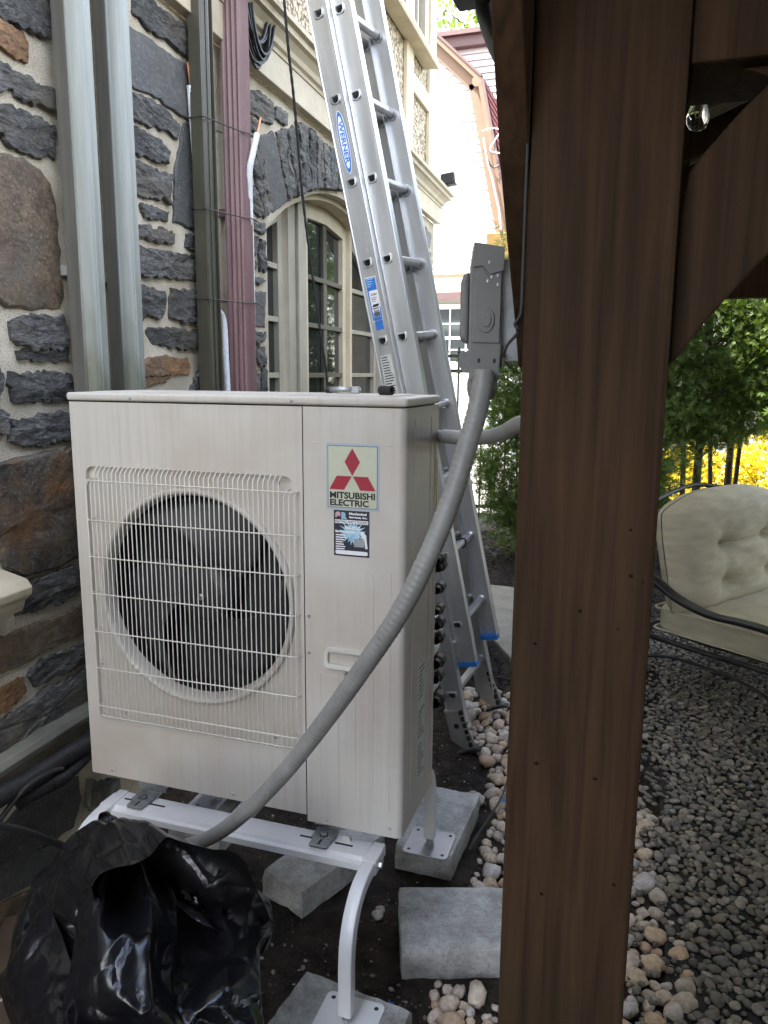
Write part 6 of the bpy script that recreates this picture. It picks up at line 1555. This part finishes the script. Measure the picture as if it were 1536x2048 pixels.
for x, y, r_ in ((.80, .26+.0, .022), (.80, .285, .018), (.96, .98, .035), (.93, 1.02, .022), (1.15, .045, .036), (.73, 1.75, .03), (.66, 1.72, .028)):
    add_rock(x, y, r_)
for i in range(400):
    p = at_z(R.uniform(862, 1004), R.uniform(1925, 2060), .02); r_ = R.uniform(.013, .027)
    if p.x < 1.045 and R.random() < .6: continue
    if clear(p.x, p.y, r_*.2-.03) and not any((p.x-a)**2+(p.y-b)**2 < (.72*(r_+q))**2 for a, b, q in placed) and len(placed) < 318: add_rock(p.x, p.y, r_)
# grey pebbles: the 300 largest in view are objects, the rest one mass
import array
def in_view(x, y):
    p = to_px((x, y, .02)); return p and 1180 < p[0] < 1560 and 900 < p[1] < 2075
pebs = []
cell = {}
def okp(x, y, r_):
    cx, cy = int(x/.04), int(y/.04)
    for i in (-1, 0, 1):
        for j in (-1, 0, 1):
            for a, b, q in cell.get((cx+i, cy+j), ()):
                if (x-a)**2+(y-b)**2 < (.72*(r_+q))**2: return False
    cell.setdefault((cx, cy), []).append((x, y, r_)); return True
for x, y, r_ in placed: cell.setdefault((int(x/.04), int(y/.04)), []).append((x, y, r_))
for i in range(60000):
    x, y = R.uniform(1.45, 3.7), R.uniform(-.6, 3.55)
    if x < 1.60+.05*sin(y*6) and R.random() > .08: continue
    if x-1.5 > .55+.45*(y+.6)+.8: continue
    r_ = R.uniform(.010, .0205)
    if not clear(x, y, r_): continue
    if okp(x, y, r_): pebs.append((x, y, r_))
def size_px(p):
    d = (Vector((p[0], p[1], 0))-CAM).length; return p[2]/d
vis = sorted([p for p in pebs if in_view(p[0], p[1])], key=size_px, reverse=True)
top = set(vis[:300])
for p in vis[:300]:
    o = bpy.data.objects.new('pebble', R.choice(pm_)); COL.objects.link(o); x, y, r_ = p
    o.scale = (r_*1.15,)*3; o.location = (x, y, .012+r_*.42); o.rotation_euler = (R.uniform(-.35, .35), R.uniform(-.35, .35), R.uniform(0, 6.3))
    tag(o, 'smooth grey pebble in the dark gravel beside the post', 'pebble', 'grey gravel pebbles')
def mass(name, items, meshes, matn, label, cat, zfun, zr=.35):
    vs = []; fs = []; tint = []; data = []
    for me in meshes: data.append(([v.co.copy() for v in me.vertices], [tuple(p.vertices) for p in me.polygons]))
    for x, y, r_ in items:
        V, P = R.choice(data); M_ = Matrix.Translation((x, y, zfun(x, y, r_))) @ Matrix.Rotation(R.uniform(0, 6.3), 4, 'Z') @ Matrix.Rotation(R.uniform(-zr, zr), 4, 'X') @ Matrix.Rotation(R.uniform(-zr, zr), 4, 'Y') @ Matrix.Scale(r_*1.15, 4)
        n0 = len(vs); vs += [tuple(M_ @ v) for v in V]; fs += [tuple(i+n0 for i in p) for p in P]; tint += [R.random()]*len(V)
    me = bpy.data.meshes.new(name); me.from_pydata(vs, [], fs); me.materials.append(MA[matn]); me.polygons.foreach_set('use_smooth', [True]*len(me.polygons))
    at_ = me.attributes.new('tint', 'FLOAT', 'POINT'); at_.data.foreach_set('value', tint)
    o = bpy.data.objects.new(name, me); COL.objects.link(o); return tag(o, label, cat, kind='stuff')
pl_ = [rock_mesh('pebble_low', 60+i, 1, (1, .75, .46), .14, 'pebble') for i in range(6)]
under = []
for i in range(5200):
    x, y = R.uniform(1.5, 3.6), R.uniform(-.6, 3.5)
    if x-1.5 > .55+.45*(y+.6)+.8: continue
    if clear(x, y, .02): under.append((x, y, R.uniform(.009, .015)))
mass('gravel', [p for p in pebs if p not in top]+under, pl_, 'pebble_mass', 'dark grey pebble gravel under the gazebo', 'gravel', lambda x, y, r_: .012+r_*.40)
hid = []
for i in range(9000):
    x, y = R.uniform(.9, 1.72), R.uniform(-.32, 2.0); r_ = R.uniform(.016, .036)
    if strip(x, y) and clear(x, y, r_) and not any((x-a)**2+(y-b)**2 < (.72*(r_+q))**2 for a, b, q in placed+hid) and len(hid) < 260:
        hid.append((x, y, r_))
mass('river_stones', hid, [rock_mesh('cobble_low', 90+i, 2, (1, .8, .65), .3) for i in range(4)], 'cobble_mass', 'more cream river stones of the strip, mostly behind the post', 'stones', lambda x, y, r_: ground_h(x, y)+r_*.42)
# litter on the soil: grit and bark chips
gl = [rock_mesh('grit_low', 80+i, 1, (1, .7, .5), .3, 'grit') for i in range(4)]
items = []
for i in range(5200):
    x, y = R.uniform(-.15, 1.25), R.uniform(-.75, 1.9)
    if clear(x, y, .0): items.append((x, y, R.choice([.0016, .002, .0026, .0035, .005, .0075])*R.uniform(.7, 1.2)))
mass('soil_grit', items, gl, 'grit', 'pale grit and crumbs scattered over the dark soil', 'grit', lambda x, y, r_: ground_h(x, y)+r_*.25)
def chips(n, x0, x1, y0, y1, test, label, name, zf, s0=1.):
    vs = []; fs = []
    for i in range(n):
        x, y = R.uniform(x0, x1), R.uniform(y0, y1)
        if not test(x, y): continue
        L_, w_, t_ = R.uniform(.010, .032)*s0, R.uniform(.003, .008)*s0, R.uniform(.001, .003)*s0
        M_ = Matrix.Translation((x, y, zf(x, y)+.004)) @ Matrix.Rotation(R.uniform(0, 6.3), 4, 'Z') @ Matrix.Rotation(R.gauss(0, .35), 4, 'Y') @ Matrix.Rotation(R.gauss(0, .4), 4, 'X')
        n0 = len(vs); vs += [tuple(M_ @ Vector((a*L_/2, b*w_/2, c*t_/2))) for c in (-1, 1) for b in (-1, 1) for a in (-1, 1)]
        fs += [tuple(k_+n0 for k_ in f) for f in ((0, 2, 3, 1), (4, 5, 7, 6), (0, 1, 5, 4), (2, 6, 7, 3), (0, 4, 6, 2), (1, 3, 7, 5))]
    me = bpy.data.meshes.new(name); me.from_pydata(vs, [], fs); me.materials.append(MA['mulch']); o = bpy.data.objects.new(name, me); COL.objects.link(o)
    return tag(o, label, 'mulch', kind='stuff')
onpath = lambda x, y: x > .12+(3.98-y)*.45 and 2.4 < y < 4.0
chips(2600, -.15, 1.05, -.7, 1.9, lambda x, y: clear(x, y, 0), 'bark crumbs strewn over the soil under the unit', 'bark_crumbs', ground_h, .7)
chips(12000, -.2, 1.75, 1.7, 6.2, lambda x, y: not onpath(x, y), 'black bark mulch spread under the evergreens', 'bark_mulch', ground_h, 1.5)
chips(5000, 1.5, 4.5, 3.6, 6.6, lambda x, y: True, 'bark mulch behind the armchair', 'bark_mulch', ground_h, 1.5)
# drip tube and blue scraps
dp = [at_z(x, y, .045) for x, y in ((1030, 1500), (1015, 1560), (1000, 1600), (975, 1640), (955, 1670), (938, 1700))]
tag(MB().tube(smooth_path(dp, 6), .0038, 7).build('drip_tube', MA['black'], smooth=60, base=dp[-1]), 'thin black drip tube lying over the cream stones', 'tube')
def scrap(p, s_, label):
    mb_ = MB(); vs = [(p.x+s_*R.uniform(-1, 1), p.y+s_*R.uniform(-1, 1), p.z+s_*R.uniform(-.3, 1)) for i in range(9)]
    bm = bmesh.new(); [bm.verts.new(v) for v in vs]; bmesh.ops.convex_hull(bm, input=bm.verts); me = bpy.data.meshes.new('blue_scrap'); bm.to_mesh(me); bm.free()
    me.materials.append(MA['blue_plastic']); o = bpy.data.objects.new('blue_scrap', me); COL.objects.link(o); tag(o, label, 'scrap')
scrap(at_z(1008, 1605, .05), .016, 'blue plastic scrap caught beside the drip tube'); scrap(at_z(782, 2012, .012), .010, 'tiny blue scrap on the soil by the pale block')
